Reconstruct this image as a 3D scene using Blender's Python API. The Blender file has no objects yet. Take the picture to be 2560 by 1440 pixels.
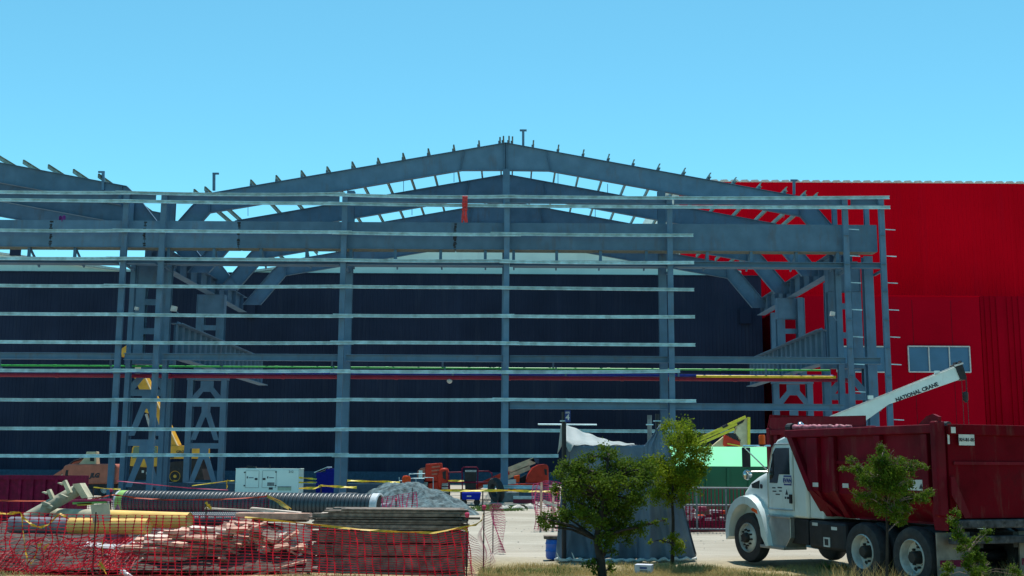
import bpy, math, random
from mathutils import Vector, Matrix
R = math.radians
random.seed(7)
scene = bpy.context.scene

# ------------------------------------------------------------------ camera
FPX = 2850.0; CAMH = 2.1; PITCH = math.atan(435.0 / FPX); ROLL = 0.006
cam_d = bpy.data.cameras.new('camera'); cam = bpy.data.objects.new('camera', cam_d)
scene.collection.objects.link(cam)
cam_d.sensor_width = 36.0; cam_d.lens = 36.0 * FPX / 2560.0
cam_d.clip_start = 0.1; cam_d.clip_end = 6000
cam.matrix_world = (Matrix.Translation((0, 0, CAMH)) @ Matrix.Rotation(R(90) + PITCH, 4, 'X')
                    @ Matrix.Rotation(ROLL, 4, 'Z'))
scene.camera = cam
# ------------------------------------------------------------------ light
SUN_AZ, SUN_EL = 6.0, 71.0
w = bpy.data.worlds.new('World'); scene.world = w; w.use_nodes = True
nt = w.node_tree; nt.nodes.clear()
out = nt.nodes.new('ShaderNodeOutputWorld'); bg = nt.nodes.new('ShaderNodeBackground')
sky = nt.nodes.new('ShaderNodeTexSky'); sky.sky_type = 'NISHITA'; sky.sun_disc = False
sky.sun_elevation = R(SUN_EL); sky.sun_rotation = R(SUN_AZ)
sky.air_density = 1.0; sky.dust_density = 0.6; sky.ozone_density = 2.0; sky.altitude = 1500
tint = nt.nodes.new('ShaderNodeMix'); tint.data_type = 'RGBA'; tint.blend_type = 'MULTIPLY'
tint.inputs['Factor'].default_value = 1.0
tint.inputs['B'].default_value = (0.545, 1.10, 0.96, 1)
nt.links.new(sky.outputs[0], tint.inputs['A']); nt.links.new(tint.outputs['Result'], bg.inputs['Color'])
bg.inputs['Strength'].default_value = 0.14
nt.links.new(bg.outputs[0], out.inputs['Surface'])
sd = bpy.data.lights.new('sun', 'SUN'); sd.energy = 4.6; sd.angle = R(0.53); sd.color = (1.0, 0.965, 0.90)
sun = bpy.data.objects.new('sun', sd); scene.collection.objects.link(sun)
sdir = Vector((math.sin(R(SUN_AZ)) * math.cos(R(SUN_EL)), math.cos(R(SUN_AZ)) * math.cos(R(SUN_EL)), math.sin(R(SUN_EL))))
sun.rotation_euler = sdir.to_track_quat('Z', 'Y').to_euler(); sun.location = (0, 0, 60)
vs = scene.view_settings
vs.view_transform = 'Standard'; vs.look = 'None'; vs.exposure = 0.45; vs.gamma = 1.0; vs.use_curve_mapping = False

# ------------------------------------------------------------------ helpers
C = scene.collection
_cr, _sr = math.cos(ROLL), math.sin(ROLL); _cp, _sp = math.cos(PITCH), math.sin(PITCH)
def ray(x, y):
    a, b = (x - 1280) / FPX, (720 - y) / FPX
    a, b = a * _cr - b * _sr, a * _sr + b * _cr
    return Vector((a, _cp - b * _sp, _sp + b * _cp))
def W(x, y, Y):
    d = ray(x, y); return Vector((0, 0, CAMH)) + d * (Y / d.y)
def WX(x, y, Y): return W(x, y, Y).x
def WZ(x, y, Y): return W(x, y, Y).z
def V(*a): return Vector(a)

class MB:
    def __init__(s): s.v = []; s.f = []
    def add(s, vs_, fs):
        o = len(s.v); s.v += [Vector(p) for p in vs_]; s.f += [tuple(i + o for i in f) for f in fs]; return s
    def hexa(s, p): # 8 pts: bottom 4 ccw, top 4
        return s.add(p, [(0, 3, 2, 1), (4, 5, 6, 7), (0, 1, 5, 4), (1, 2, 6, 5), (2, 3, 7, 6), (3, 0, 4, 7)])
    def box(s, x0, x1, y0, y1, z0, z1):
        return s.hexa([(x0, y0, z0), (x1, y0, z0), (x1, y1, z0), (x0, y1, z0), (x0, y0, z1), (x1, y0, z1), (x1, y1, z1), (x0, y1, z1)])
    def bar(s, p0, p1, w_, h_, up=(0, 0, 1)):
        p0, p1 = Vector(p0), Vector(p1); d = (p1 - p0).normalized(); up = Vector(up)
        if abs(d.dot(up)) > .98: up = Vector((0, 1, 0)) if abs(d.y) < .9 else Vector((1, 0, 0))
        r = d.cross(up).normalized(); u = r.cross(d)
        a, b = r * (w_ / 2), u * (h_ / 2)
        return s.hexa([p0 - a - b, p0 + a - b, p1 + a - b, p1 - a - b, p0 - a + b, p0 + a + b, p1 + a + b, p1 - a + b])
    def ibeam(s, p0, p1, depth, width, up=(0, 0, 1), tf=.025, tw=.016):
        p0, p1 = Vector(p0), Vector(p1); d = (p1 - p0).normalized(); up = Vector(up)
        r = d.cross(up).normalized(); u = r.cross(d)
        o = u * (depth / 2 - tf / 2)
        s.bar(p0 + o, p1 + o, width, tf, u); s.bar(p0 - o, p1 - o, width, tf, u)
        return s.bar(p0, p1, tw, depth - 2 * tf, u)
    def tube(s, pts, r, n=8, caps=True):
        pts = [Vector(p) for p in pts]; rs = r if isinstance(r, (list, tuple)) else [r] * len(pts)
        base = len(s.v); prev = None
        for i, p in enumerate(pts):
            d = (pts[min(i + 1, len(pts) - 1)] - pts[max(i - 1, 0)]).normalized()
            if prev is None:
                a = d.orthogonal().normalized()
            else:
                a = (prev - d * prev.dot(d)); a = a.normalized() if a.length > 1e-6 else d.orthogonal().normalized()
            prev = a; b = d.cross(a)
            for k in range(n):
                t = 2 * math.pi * k / n; s.v.append(p + (a * math.cos(t) + b * math.sin(t)) * rs[i])
        for i in range(len(pts) - 1):
            for k in range(n):
                k2 = (k + 1) % n; q = base + i * n
                s.f.append((q + k, q + k2, q + n + k2, q + n + k))
        if caps:
            s.f.append(tuple(base + k for k in reversed(range(n))))
            s.f.append(tuple(base + (len(pts) - 1) * n + k for k in range(n)))
        return s
    def cyl(s, p0, p1, r, n=16): return s.tube([p0, p1], r, n)
    def lathe(s, prof, p0, axis, n=24, closed=False):
        # prof: list of (radius, t along axis)
        p0 = Vector(p0); d = Vector(axis).normalized(); a = d.orthogonal().normalized(); b = d.cross(a); base = len(s.v)
        for (r, t) in prof:
            for k in range(n):
                th = 2 * math.pi * k / n; s.v.append(p0 + d * t + (a * math.cos(th) + b * math.sin(th)) * r)
        m = len(prof)
        for i in range(m - 1 + (1 if closed else 0)):
            j = (i + 1) % m
            for k in range(n):
                k2 = (k + 1) % n
                s.f.append((base + i * n + k, base + i * n + k2, base + j * n + k2, base + j * n + k))
        return s
    def prism(s, pts, ext):
        pts = [Vector(p) for p in pts]; ext = Vector(ext); n = len(pts); b = len(s.v)
        s.v += pts + [p + ext for p in pts]
        s.f.append(tuple(b + i for i in range(n))); s.f.append(tuple(b + n + i for i in reversed(range(n))))
        for i in range(n):
            j = (i + 1) % n; s.f.append((b + j, b + i, b + n + i, b + n + j))
        return s
    def grid(s, fn, nu, nv):
        b = len(s.v)
        for i in range(nu + 1):
            for j in range(nv + 1): s.v.append(Vector(fn(i / nu, j / nv)))
        for i in range(nu):
            for j in range(nv):
                q = b + i * (nv + 1) + j; s.f.append((q, q + nv + 1, q + nv + 2, q + 1))
        return s
    def strip(s, pts, side, w_):
        b = len(s.v); n = len(pts)
        for i, p in enumerate(pts):
            sv = side[i] if isinstance(side, list) else Vector(side)
            ww = w_[i] if isinstance(w_, list) else w_
            s.v += [Vector(p) - sv * (ww / 2), Vector(p) + sv * (ww / 2)]
        for i in range(n - 1): s.f.append((b + 2 * i, b + 2 * i + 1, b + 2 * i + 3, b + 2 * i + 2))
        return s
    def rot(s, M, start=0):
        for i in range(start, len(s.v)): s.v[i] = M @ s.v[i]
        return s
    def build(s, name, mat, parent=None, local=False, smooth=False, bevel=0, thick=0, fix=True):
        me = bpy.data.meshes.new(name)
        off = Vector((0, 0, 0))
        if parent is not None and not local:
            p = parent
            while p is not None: off += p.location; p = p.parent
        elif parent is None and not local and s.v:
            xs = [p.x for p in s.v]; ys = [p.y for p in s.v]; zs = [p.z for p in s.v]
            off = Vector(((min(xs) + max(xs)) / 2, (min(ys) + max(ys)) / 2, min(zs)))
        me.from_pydata([tuple(p - off) for p in s.v], [], s.f)
        if fix:
            import bmesh
            bm = bmesh.new(); bm.from_mesh(me); bmesh.ops.recalc_face_normals(bm, faces=bm.faces); bm.to_mesh(me); bm.free()
        me.materials.append(M[mat] if isinstance(mat, str) else mat)
        if smooth:
            me.polygons.foreach_set('use_smooth', [True] * len(me.polygons))
            if smooth is not True: me.set_sharp_from_angle(angle=R(smooth))
        o = bpy.data.objects.new(name, me); C.objects.link(o)
        if parent is not None: o.parent = parent
        elif not local: o.location = off
        if bevel:
            m = o.modifiers.new('bevel', 'BEVEL'); m.width = bevel; m.segments = 2; m.limit_method = 'ANGLE'; m.angle_limit = R(35)
        if thick:
            m = o.modifiers.new('solid', 'SOLIDIFY'); m.thickness = thick; m.offset = 0
        return o

_labels = {}
def tag(o, label, cat, group=None, kind=None):
    o['label'] = label; o['category'] = cat
    if group: o['group'] = group
    if kind: o['kind'] = kind
    return o
def thing(name, label, cat, loc=(0, 0, 0), rz=0, group=None):
    o = bpy.data.objects.new(name, None); C.objects.link(o); o.empty_display_size = .3
    o.location = loc; o.rotation_euler = (0, 0, rz)
    return tag(o, label, cat, group)
def pxprism(mb, pts, Y, depth):
    return mb.prism([W(x, y, Y) for x, y in pts], (0, depth, 0))

# ------------------------------------------------------------------ materials
M = {}
def mat(name, col, rough=.6, metal=0., var=.12, scale=6., bump=0., bscale=40., col2=None, spec=.4, trans=0., detail=4, dirt=None, dscale=1.2, coat=0., streak=None, sk=(3, 3, .25), sk_amt=.5, orand=0.):
    m = bpy.data.materials.new(name); m.use_nodes = True; M[name] = m
    n = m.node_tree.nodes; L = m.node_tree.links; b = n['Principled BSDF']
    b.inputs['Roughness'].default_value = rough; b.inputs['Metallic'].default_value = metal
    b.inputs['Specular IOR Level'].default_value = spec
    if coat: b.inputs['Coat Weight'].default_value = coat
    tc = n.new('ShaderNodeTexCoord')
    nz = n.new('ShaderNodeTexNoise'); nz.inputs['Scale'].default_value = scale; nz.inputs['Detail'].default_value = detail
    L.new(tc.outputs['Object'], nz.inputs['Vector'])
    mx = n.new('ShaderNodeMix'); mx.data_type = 'RGBA'
    c2 = col2 if col2 else tuple(max(0, c * (1 - 2.2 * var)) for c in col)
    c1 = col if col2 else tuple(min(1, c * (1 + var * .8)) for c in col)
    mx.inputs['A'].default_value = (*c2, 1); mx.inputs['B'].default_value = (*c1, 1)
    rp = n.new('ShaderNodeMapRange'); rp.inputs['From Min'].default_value = .3; rp.inputs['From Max'].default_value = .7
    L.new(nz.outputs['Fac'], rp.inputs['Value']); L.new(rp.outputs[0], mx.inputs['Factor'])
    res = mx.outputs['Result']
    if dirt:
        n2 = n.new('ShaderNodeTexNoise'); n2.inputs['Scale'].default_value = dscale; n2.inputs['Detail'].default_value = 8; n2.inputs['Roughness'].default_value = .7
        L.new(tc.outputs['Object'], n2.inputs['Vector'])
        r2 = n.new('ShaderNodeMapRange'); r2.inputs['From Min'].default_value = .52; r2.inputs['From Max'].default_value = .72; r2.inputs['To Max'].default_value = .75
        L.new(n2.outputs['Fac'], r2.inputs['Value'])
        m2 = n.new('ShaderNodeMix'); m2.data_type = 'RGBA'; m2.inputs['B'].default_value = (*dirt, 1)
        L.new(res, m2.inputs['A']); L.new(r2.outputs[0], m2.inputs['Factor']); res = m2.outputs['Result']
    if streak:
        mp = n.new('ShaderNodeMapping'); mp.inputs['Scale'].default_value = sk; L.new(tc.outputs['Object'], mp.inputs['Vector'])
        n3 = n.new('ShaderNodeTexNoise'); n3.inputs['Scale'].default_value = 1.0; n3.inputs['Detail'].default_value = 7; n3.inputs['Roughness'].default_value = .65; L.new(mp.outputs[0], n3.inputs['Vector'])
        r3 = n.new('ShaderNodeMapRange'); r3.inputs['From Min'].default_value = .54; r3.inputs['From Max'].default_value = .70; r3.inputs['To Max'].default_value = sk_amt; L.new(n3.outputs['Fac'], r3.inputs['Value'])
        m3 = n.new('ShaderNodeMix'); m3.data_type = 'RGBA'; m3.inputs['B'].default_value = (*streak, 1); L.new(res, m3.inputs['A']); L.new(r3.outputs[0], m3.inputs['Factor']); res = m3.outputs['Result']
    if orand:
        oi = n.new('ShaderNodeObjectInfo'); hs = n.new('ShaderNodeHueSaturation'); r4 = n.new('ShaderNodeMapRange'); r4.inputs['To Min'].default_value = 1 - orand; r4.inputs['To Max'].default_value = 1 + orand
        L.new(oi.outputs['Random'], r4.inputs['Value']); L.new(r4.outputs[0], hs.inputs['Value']); L.new(res, hs.inputs['Color']); res = hs.outputs['Color']
    L.new(res, b.inputs['Base Color'])
    if bump:
        nb = n.new('ShaderNodeTexNoise'); nb.inputs['Scale'].default_value = bscale; nb.inputs['Detail'].default_value = 5
        L.new(tc.outputs['Object'], nb.inputs['Vector'])
        bp = n.new('ShaderNodeBump'); bp.inputs['Strength'].default_value = bump; bp.inputs['Distance'].default_value = .03
        L.new(nb.outputs['Fac'], bp.inputs['Height']); L.new(bp.outputs[0], b.inputs['Normal'])
    if trans:
        tr = n.new('ShaderNodeBsdfTranslucent'); ms = n.new('ShaderNodeMixShader'); ms.inputs[0].default_value = trans
        L.new(res, tr.inputs['Color']); L.new(b.outputs[0], ms.inputs[1]); L.new(tr.outputs[0], ms.inputs[2])
        L.new(ms.outputs[0], n['Material Output'].inputs['Surface'])
    return m
mat('steel', (.100, .185, .285), .6, .0, .10, 1.3, col2=(.072, .140, .222), dirt=(.075, .140, .205), dscale=.6, spec=.2, streak=(.105, .100, .11), sk=(2.2, 2.2, .5), sk_amt=.5, orand=.14)
mat('steel_cream', (.34, .33, .24), .6, var=.2, scale=3, dirt=(.2, .15, .1))
mat('galv', (.42, .62, .70), .5, .1, .18, 2.5, dirt=(.27, .43, .52), dscale=.7, orand=.14)
mat('purlin', (.27, .33, .27), .5, .15, .15, 2, dirt=(.17, .2, .17))
mat('black_bolt', (.012, .012, .02), .6)
mat('navy', (.0185, .0265, .052), .9, 0, .10, .25, spec=.05, streak=(.030, .038, .062), sk=(.8, .8, .06), sk_amt=.6, orand=.16)
mat('navy_plinth', (.04, .085, .14), .8, spec=.1)
mat('white_clad', (.70, .80, .77), .6, 0, .05, .3, streak=(.5, .58, .58), sk=(.5, .5, .05))
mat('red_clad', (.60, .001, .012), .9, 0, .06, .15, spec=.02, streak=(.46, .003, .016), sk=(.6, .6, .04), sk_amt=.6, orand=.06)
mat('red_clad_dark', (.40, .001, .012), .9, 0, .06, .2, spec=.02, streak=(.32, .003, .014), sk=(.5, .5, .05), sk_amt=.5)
mat('roof_white', (.6, .6, .56), .5)
mat('frame_white', (.55, .55, .55), .5)
mat('wood_grey', (.21, .165, .135), .8, var=.3, scale=7, bump=.3, dirt=(.10, .08, .068), orand=.25)
mat('wood_pink', (.60, .355, .265), .8, var=.22, scale=6, bump=.25, dirt=(.34, .19, .135), orand=.3)
mat('wood_pale', (.62, .52, .44), .8, var=.15, scale=6, bump=.2)
mat('yellow_pipe', (.80, .50, .13), .5, var=.08, scale=3, dirt=(.58, .34, .10))
mat('cream_pipe', (.52, .47, .33), .55, var=.15, scale=4, dirt=(.25, .21, .14))
mat('grey_pipe', (.16, .16, .20), .6, var=.2, dirt=(.25, .22, .2))
mat('black_plastic', (.020, .033, .044), .42, 0, .15, 3, spec=.6, dirt=(.04, .05, .055))
mat('green_band', (.22, .42, .10), .5)
mat('collar', (.55, .58, .6), .4, .1)
mat('net_red', (.62, .016, .040), .5, var=.25, scale=3, trans=.35, spec=.15)
mat('net_pink', (.55, .06, .17), .5, var=.2, scale=3, trans=.35)
mat('net_orange', (.62, .09, .035), .5, var=.2, scale=3, trans=.3)
mat('tape', (.68, .42, .03), .5, var=.15, scale=8, trans=.2)
mat('tape_lime', (.74, .56, .04), .5, var=.15, scale=8, trans=.2)
mat('stake', (.035, .022, .02), .8)
mat('stake_cap', (.55, .03, .10), .5)
mat('maroon', (.15, .002, .035), .6, var=.2, spec=.15, dirt=(.08, .003, .02))
mat('truck_red', (.138, .0008, .010), .55, var=.16, scale=2, spec=.10, dirt=(.085, .006, .010), dscale=2.2, streak=(.15, .06, .05), sk=(5, 5, 1.2), sk_amt=.4)
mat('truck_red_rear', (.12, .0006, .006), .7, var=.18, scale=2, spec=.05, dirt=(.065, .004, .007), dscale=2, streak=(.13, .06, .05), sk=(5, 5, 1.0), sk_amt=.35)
mat('white_paint', (.60, .68, .68), .3, var=.05, scale=2, spec=.4, coat=.2, streak=(.42, .41, .36), sk=(3, 3, 1.0), sk_amt=.5)
mat('cab_gap', (.02, .022, .025), .8)
mat('chassis', (.012, .012, .018), .6, var=.3, dirt=(.035, .03, .028))
mat('tyre', (.022, .024, .03), .75, var=.2, scale=10, dirt=(.06, .055, .05), dscale=4)
mat('rim', (.48, .50, .49), .45, .0, .15, 5, dirt=(.28, .25, .21), dscale=4)
mat('hub_dark', (.018, .016, .016), .6)
mat('aluminium', (.42, .43, .43), .35, .7, .1, 5)
mat('glass_dark', (.012, .018, .022), .04, var=.1, spec=.8)
mat('mirror_chrome', (.6, .62, .62), .12, .9)
mat('amber', (.80, .10, .004), .4, spec=.2)
mat('plate_white', (.55, .56, .55), .5)
mat('ink', (.02, .022, .035), .6)
mat('ink_blue', (.02, .045, .22), .5)
mat('plate_blue', (.008, .03, .19), .45)
mat('mudflap', (.20, .175, .155), .8, var=.25, scale=4, dirt=(.11, .09, .075))
mat('pink_tarp', (.40, .12, .16), .6, var=.35, scale=9)
mat('green_paint', (.004, .10, .045), .5, var=.1, scale=1, dirt=(.006, .065, .035))
mat('green_sunlit', (.22, .82, .40), .5, var=.05, scale=1)  # bin green with sunlight on the slope put into the colour
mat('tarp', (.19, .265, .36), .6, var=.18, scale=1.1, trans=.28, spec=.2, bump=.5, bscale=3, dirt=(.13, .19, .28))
mat('tarp_hem', (.7, .72, .7), .6, trans=.2)
mat('gravel', (.12, .175, .19), .95, var=.35, scale=4, bump=1.0, bscale=14, dirt=(.042, .062, .072), dscale=1.1)
mat('jlg_red', (.52, .04, .022), .5, var=.1, scale=3, spec=.15, dirt=(.32, .03, .02))
mat('jlg_salmon', (.42, .125, .08), .5, var=.12, scale=2, dirt=(.27, .08, .055))
mat('jlg_orange', (.70, .07, .012), .5, var=.08, scale=3, spec=.15)
mat('cream', (.56, .50, .33), .5, var=.12, scale=3, dirt=(.3, .26, .16))
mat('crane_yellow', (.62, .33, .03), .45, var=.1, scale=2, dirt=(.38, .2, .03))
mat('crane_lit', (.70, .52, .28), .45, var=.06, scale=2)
mat('lift_yellow', (.62, .52, .03), .45, var=.1)
mat('gen_white', (.70, .80, .76), .5, var=.03, scale=1, spec=.2, dirt=(.62, .72, .69))
mat('cabin_blue', (.003, .010, .20), .6, var=.1, spec=.1)
mat('bin_blue', (.004, .018, .30), .6, var=.1, spec=.1)
mat('barrel_blue', (.01, .11, .50), .4, var=.1)
mat('concrete', (.20, .215, .22), .9, var=.2, scale=4, bump=.2)
mat('pipe_green', (.03, .42, .07), .4); mat('pipe_blue', (.008, .03, .36), .4)
mat('pipe_red', (.24, .002, .03), .45); mat('pipe_yellow', (.75, .52, .02), .4)
mat('rope_red', (.66, .05, .05), .7, var=.25, scale=20)
mat('grass', (.50, .39, .17), .85, var=.35, scale=1.4, trans=.35, col2=(.29, .235, .09))
mat('weed', (.09, .16, .03), .7, var=.3, scale=3, trans=.35)
mat('leaf_a', (.115, .175, .012), .7, var=.45, scale=3.2, trans=.42, spec=.12, col2=(.028, .060, .009))
mat('leaf_b', (.24, .29, .014), .7, var=.4, scale=3.2, trans=.46, spec=.12, col2=(.085, .145, .010))
mat('leaf_c', (.115, .175, .012), .7, var=.4, scale=4, trans=.44, spec=.12, col2=(.04, .085, .009))
mat('twig', (.22, .15, .13), .8, var=.3)
mat('bark', (.028, .022, .018), .9, var=.3, scale=12, bump=.4)
mat('stick', (.26, .215, .20), .85, var=.35, scale=5)
mat('sheet_metal', (.36, .38, .40), .5, .2, .15, 4)
mat('carton', (.50, .52, .60), .7, var=.06)
mat('rubble', (.30, .27, .25), .9, var=.35, scale=9, bump=.5)
mat('louvre_grey', (.36, .46, .36), .6)
mat('underside_bounce', (.22, .24, .20), .7, spec=.1)  # lighter than the steel: bounced ground light put into the colour
mat('net_dark', (.30, .006, .05), .6, var=.2, scale=3, trans=.2, spec=.1)
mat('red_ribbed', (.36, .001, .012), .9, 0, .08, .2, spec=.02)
mat('rail_grey', (.15, .16, .18), .5, .2, .15, 4)
mat('shade_debris', (.075, .06, .05), .95, var=.45, scale=8, bump=.9, bscale=14, dirt=(.035, .028, .025), dscale=3)  # darkness of shade and debris on the ground put into the colour
mat('ink_soft', (.18, .22, .25), .6)
mat('stone', (.50, .48, .43), .9, var=.2, scale=6, bump=.4)

def ground_mat():
    m = bpy.data.materials.new('ground'); m.use_nodes = True; M['ground'] = m
    n = m.node_tree.nodes; L = m.node_tree.links; b = n['Principled BSDF']; b.inputs['Roughness'].default_value = .95
    b.inputs['Specular IOR Level'].default_value = .1
    g = n.new('ShaderNodeNewGeometry')
    def noise(sc, det, rough=.6, stretch=None):
        t = n.new('ShaderNodeTexNoise'); t.inputs['Scale'].default_value = sc; t.inputs['Detail'].default_value = det; t.inputs['Roughness'].default_value = rough
        if stretch:
            mp = n.new('ShaderNodeMapping'); mp.inputs['Scale'].default_value = stretch; L.new(g.outputs['Position'], mp.inputs['Vector']); L.new(mp.outputs[0], t.inputs['Vector'])
        else: L.new(g.outputs['Position'], t.inputs['Vector'])
        return t.outputs['Fac']
    def mix(a, bb, f):
        x = n.new('ShaderNodeMix'); x.data_type = 'RGBA'
        for k, v in (('A', a), ('B', bb)):
            if isinstance(v, tuple): x.inputs[k].default_value = (*v, 1)
            else: L.new(v, x.inputs[k])
        L.new(f, x.inputs['Factor']); return x.outputs['Result']
    def rng(v, a, c, lo=0, hi=1):
        r = n.new('ShaderNodeMapRange'); r.inputs['From Min'].default_value = a; r.inputs['From Max'].default_value = c
        r.inputs['To Min'].default_value = lo; r.inputs['To Max'].default_value = hi; L.new(v, r.inputs['Value']); return r.outputs[0]
    c = mix((.255, .232, .188), (.385, .358, .302), rng(noise(.35, 6, .6, (.35, 1, 1)), .35, .65))
    c = mix(c, (.24, .22, .18), rng(noise(1.1, 8, .72), .52, .72, 0, .8))
    c = mix(c, (.44, .415, .37), rng(noise(7, 6, .7), .58, .72, 0, .6))
    # tyre tracks across the yard
    wv = n.new('ShaderNodeTexWave'); wv.inputs['Scale'].default_value = .35; wv.inputs['Distortion'].default_value = 9; wv.inputs['Detail'].default_value = 3; wv.bands_direction = 'Y'
    L.new(g.outputs['Position'], wv.inputs['Vector'])
    c = mix(c, (.27, .25, .215), rng(wv.outputs['Fac'], .72, 1.0, 0, .32))
    # dry earth and litter of the verge near the road (about y < 25.5 m)
    sp = n.new('ShaderNodeSeparateXYZ'); L.new(g.outputs['Position'], sp.inputs[0])
    ad = n.new('ShaderNodeMath'); ad.operation = 'MULTIPLY_ADD'; L.new(noise(.8, 5), ad.inputs[0]); ad.inputs[1].default_value = 3.0; L.new(sp.outputs['Y'], ad.inputs[2])
    v = rng(ad.outputs[0], 25.2, 28.6, 1, 0)
    vc = mix((.20, .165, .09), (.36, .30, .18), rng(noise(5, 8, .7), .35, .65))
    c = mix(c, vc, v)
    L.new(c, b.inputs['Base Color'])
    bp = n.new('ShaderNodeBump'); bp.inputs['Strength'].default_value = .6; bp.inputs['Distance'].default_value = .06
    L.new(noise(5, 10, .7), bp.inputs['Height']); L.new(bp.outputs[0], b.inputs['Normal'])
ground_mat()

def text(string, size, mat_, parent, loc, rot, name='lettering', bold=0.0, sx=1.0, depth=.004, shear=0):
    cu = bpy.data.curves.new(name, 'FONT'); cu.body = string; cu.size = size; cu.align_x = 'CENTER'; cu.align_y = 'CENTER'
    cu.offset = bold; cu.extrude = depth; cu.resolution_u = 2; cu.shear = shear
    t = bpy.data.objects.new(name, cu); C.objects.link(t)
    dg = bpy.context.evaluated_depsgraph_get()
    me = bpy.data.meshes.new_from_object(t.evaluated_get(dg)); bpy.data.objects.remove(t); bpy.data.curves.remove(cu)
    me.materials.clear(); me.materials.append(M[mat_])
    o = bpy.data.objects.new(name, me); C.objects.link(o); o.parent = parent
    o.matrix_local = Matrix.Translation(loc) @ rot @ Matrix.Diagonal((sx, 1, 1, 1))
    return o
FRONT = Matrix.Rotation(R(90), 4, 'X')      # reads from the camera side (-Y)

# ================================================================== SETTING
def gz(x, y):
    return 0.0
mb = MB()
gx = [-4000, -300, -100, -60] + [-40 + i * 2 for i in range(41)] + [60, 100, 300, 4000]
gy = [-200, 0, 10] + [14 + i for i in range(60)] + [90, 110, 150, 300, 4500]
def relief(x, y):
    if not (-38 < x < 38 and 14 < y < 70): return 0
    return .045 * math.sin(x * .9 + y * .35) * math.sin(y * .75 - x * .2) + .025 * math.sin(x * 2.3) * math.cos(y * 1.9) - .02
b0 = 0
for x in gx:
    for y in gy: mb.v.append(V(x, y, relief(x, y)))
ny = len(gy)
for i in range(len(gx) - 1):
    for j in range(ny - 1):
        mb.f.append((i * ny + j, (i + 1) * ny + j, (i + 1) * ny + j + 1, i * ny + j + 1))
g = mb.build('ground', 'ground', smooth=True, local=True); g['kind'] = 'structure'
# ================================================================== DARK WAREHOUSE BEHIND
YW = 112.0
wh = thing('warehouse', 'long dark navy ribbed warehouse wall with white gables behind the steel frame', 'building', (0, YW, 0))
xr = WX(1908, 900, YW); xl = WX(-120, 900, YW); ztop = WZ(1265, 688, YW)
def ribbed(name, x0, x1, zfun0, zfun1, y, mt, parent, pitch=.36, dep=.035):
    m = MB(); n = int((x1 - x0) / pitch); xs = []
    for i in range(n):
        a = x0 + i * pitch; xs += [(a, 0), (a + pitch * .62, 0), (a + pitch * .70, -dep), (a + pitch * .92, -dep)]
    xs.append((x1, 0))
    for i, (x, d) in enumerate(xs):
        m.v += [V(x, y + d, zfun0(x)), V(x, y + d, zfun1(x))]
        if i: m.f.append((2 * i - 2, 2 * i, 2 * i + 1, 2 * i - 1))
    return m.build(name, mt, parent, fix=False)
# wall panels, each bay its own panel
edges = [xl + (xr - xl) * i / 8 for i in range(9)]
for i in range(8):
    ribbed('wall_panel', edges[i], edges[i + 1], lambda x: 1.1, lambda x: ztop, YW, 'navy', wh)
MB().box(xl, xr, YW - .25, YW + .3, 0, 1.1).build('plinth', 'navy_plinth', wh)
MB().box(xl, xr, YW + .35, YW + 22, 0, ztop - .6).build('hall_body', 'navy', wh)
MB().box(xl, xr + .05, YW - .10, YW + .3, ztop, ztop + .12).build('coping', 'navy', wh)
def gable(pts, Y):
    P = [W(x, y, Y) for x, y in pts]
    m = MB().prism(P, (0, 25, 0)); return m.build('gable_wall', 'white_clad', wh)
gable([(600, 700), (600, 686), (1250, 597), (1852, 684), (1852, 700)], YW + 2)
gable([(-900, 700), (-560, 562), (352, 684), (352, 700)], YW + 2.2)
for (a, b) in (((600, 686), (1250, 597)), ((1250, 597), (1852, 684)), ((-560, 562), (352, 684))):
    MB().bar(W(*a, YW + 1.9) + V(0, 0, .12), W(*b, YW + 1.9) + V(0, 0, .12), .5, .24).build('roof_edge', 'roof_white', wh)
for (x0, x1, y0, y1) in ((28, 55, 612, 640), (1848, 1876, 772, 810), (618, 642, 735, 796)):
    p, q = W(x0, y1, YW), W(x1, y0, YW)
    f = MB().box(p.x, q.x, YW - .4, YW - .08, p.z, q.z).build('vent_box', 'navy', wh)
p, q = W(972, 648, YW), W(985, 640, YW)
MB().box(p.x, q.x, YW + 1.5, YW + 1.9, p.z, q.z).build('vent_box', 'black_bolt', wh)
# downpipe on the wall
p = W(1122, 960, YW); MB().cyl((p.x, YW - .2, 0), (p.x, YW - .2, p.z), .05, 8).build('downpipe', 'navy', wh)

# ================================================================== RED BUILDING
YR = 120.0; YA = 101.0
rb = thing('red_building', 'tall red clad factory block with white serrated roof edge at the right', 'building', (30, YR, 0))
zr = WZ(2100, 457, YR); x0 = WX(1700, 600, YR); x1 = WX(2760, 600, YR); xw = WX(1658, 500, YR)
npan = 14
for i in range(npan):
    a = x0 + (x1 - x0) * i / npan; b = x0 + (x1 - x0) * (i + 1) / npan
    ribbed('wall_panel', a, b, lambda x: 0, lambda x: zr, YR, 'red_clad', rb, .45, .03)
MB().box(x0, x1, YR + .1, YR + 40, 0, zr - .3).build('hall_body', 'red_clad', rb)
MB().box(xw, x0 - .02, YR, YR + 28, 0, zr - .5).build('end_wall', 'roof_white', rb)
MB().box(x0, x1, YR - .12, YR + .6, zr, zr + .10).build('coping', 'roof_white', rb)
m = MB(); k = x0
while k < x1:
    m.prism([V(k, YR - .15, zr + .10), V(k + .95, YR - .15, zr + .10), V(k + .75, YR - .15, zr + .28), V(k + .12, YR - .15, zr + .24)], (0, 3, 0)); k += 1.1
m.build('roof_sheet_ends', 'roof_white', rb)
ax0 = WX(2016, 900, YA); ax1 = WX(2456, 900, YA); az = WZ(2200, 741, YA)
an = MB().box(ax0, ax1, YA, YR - .1, 0, az).build('annex', 'red_clad_dark', rb)
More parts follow.
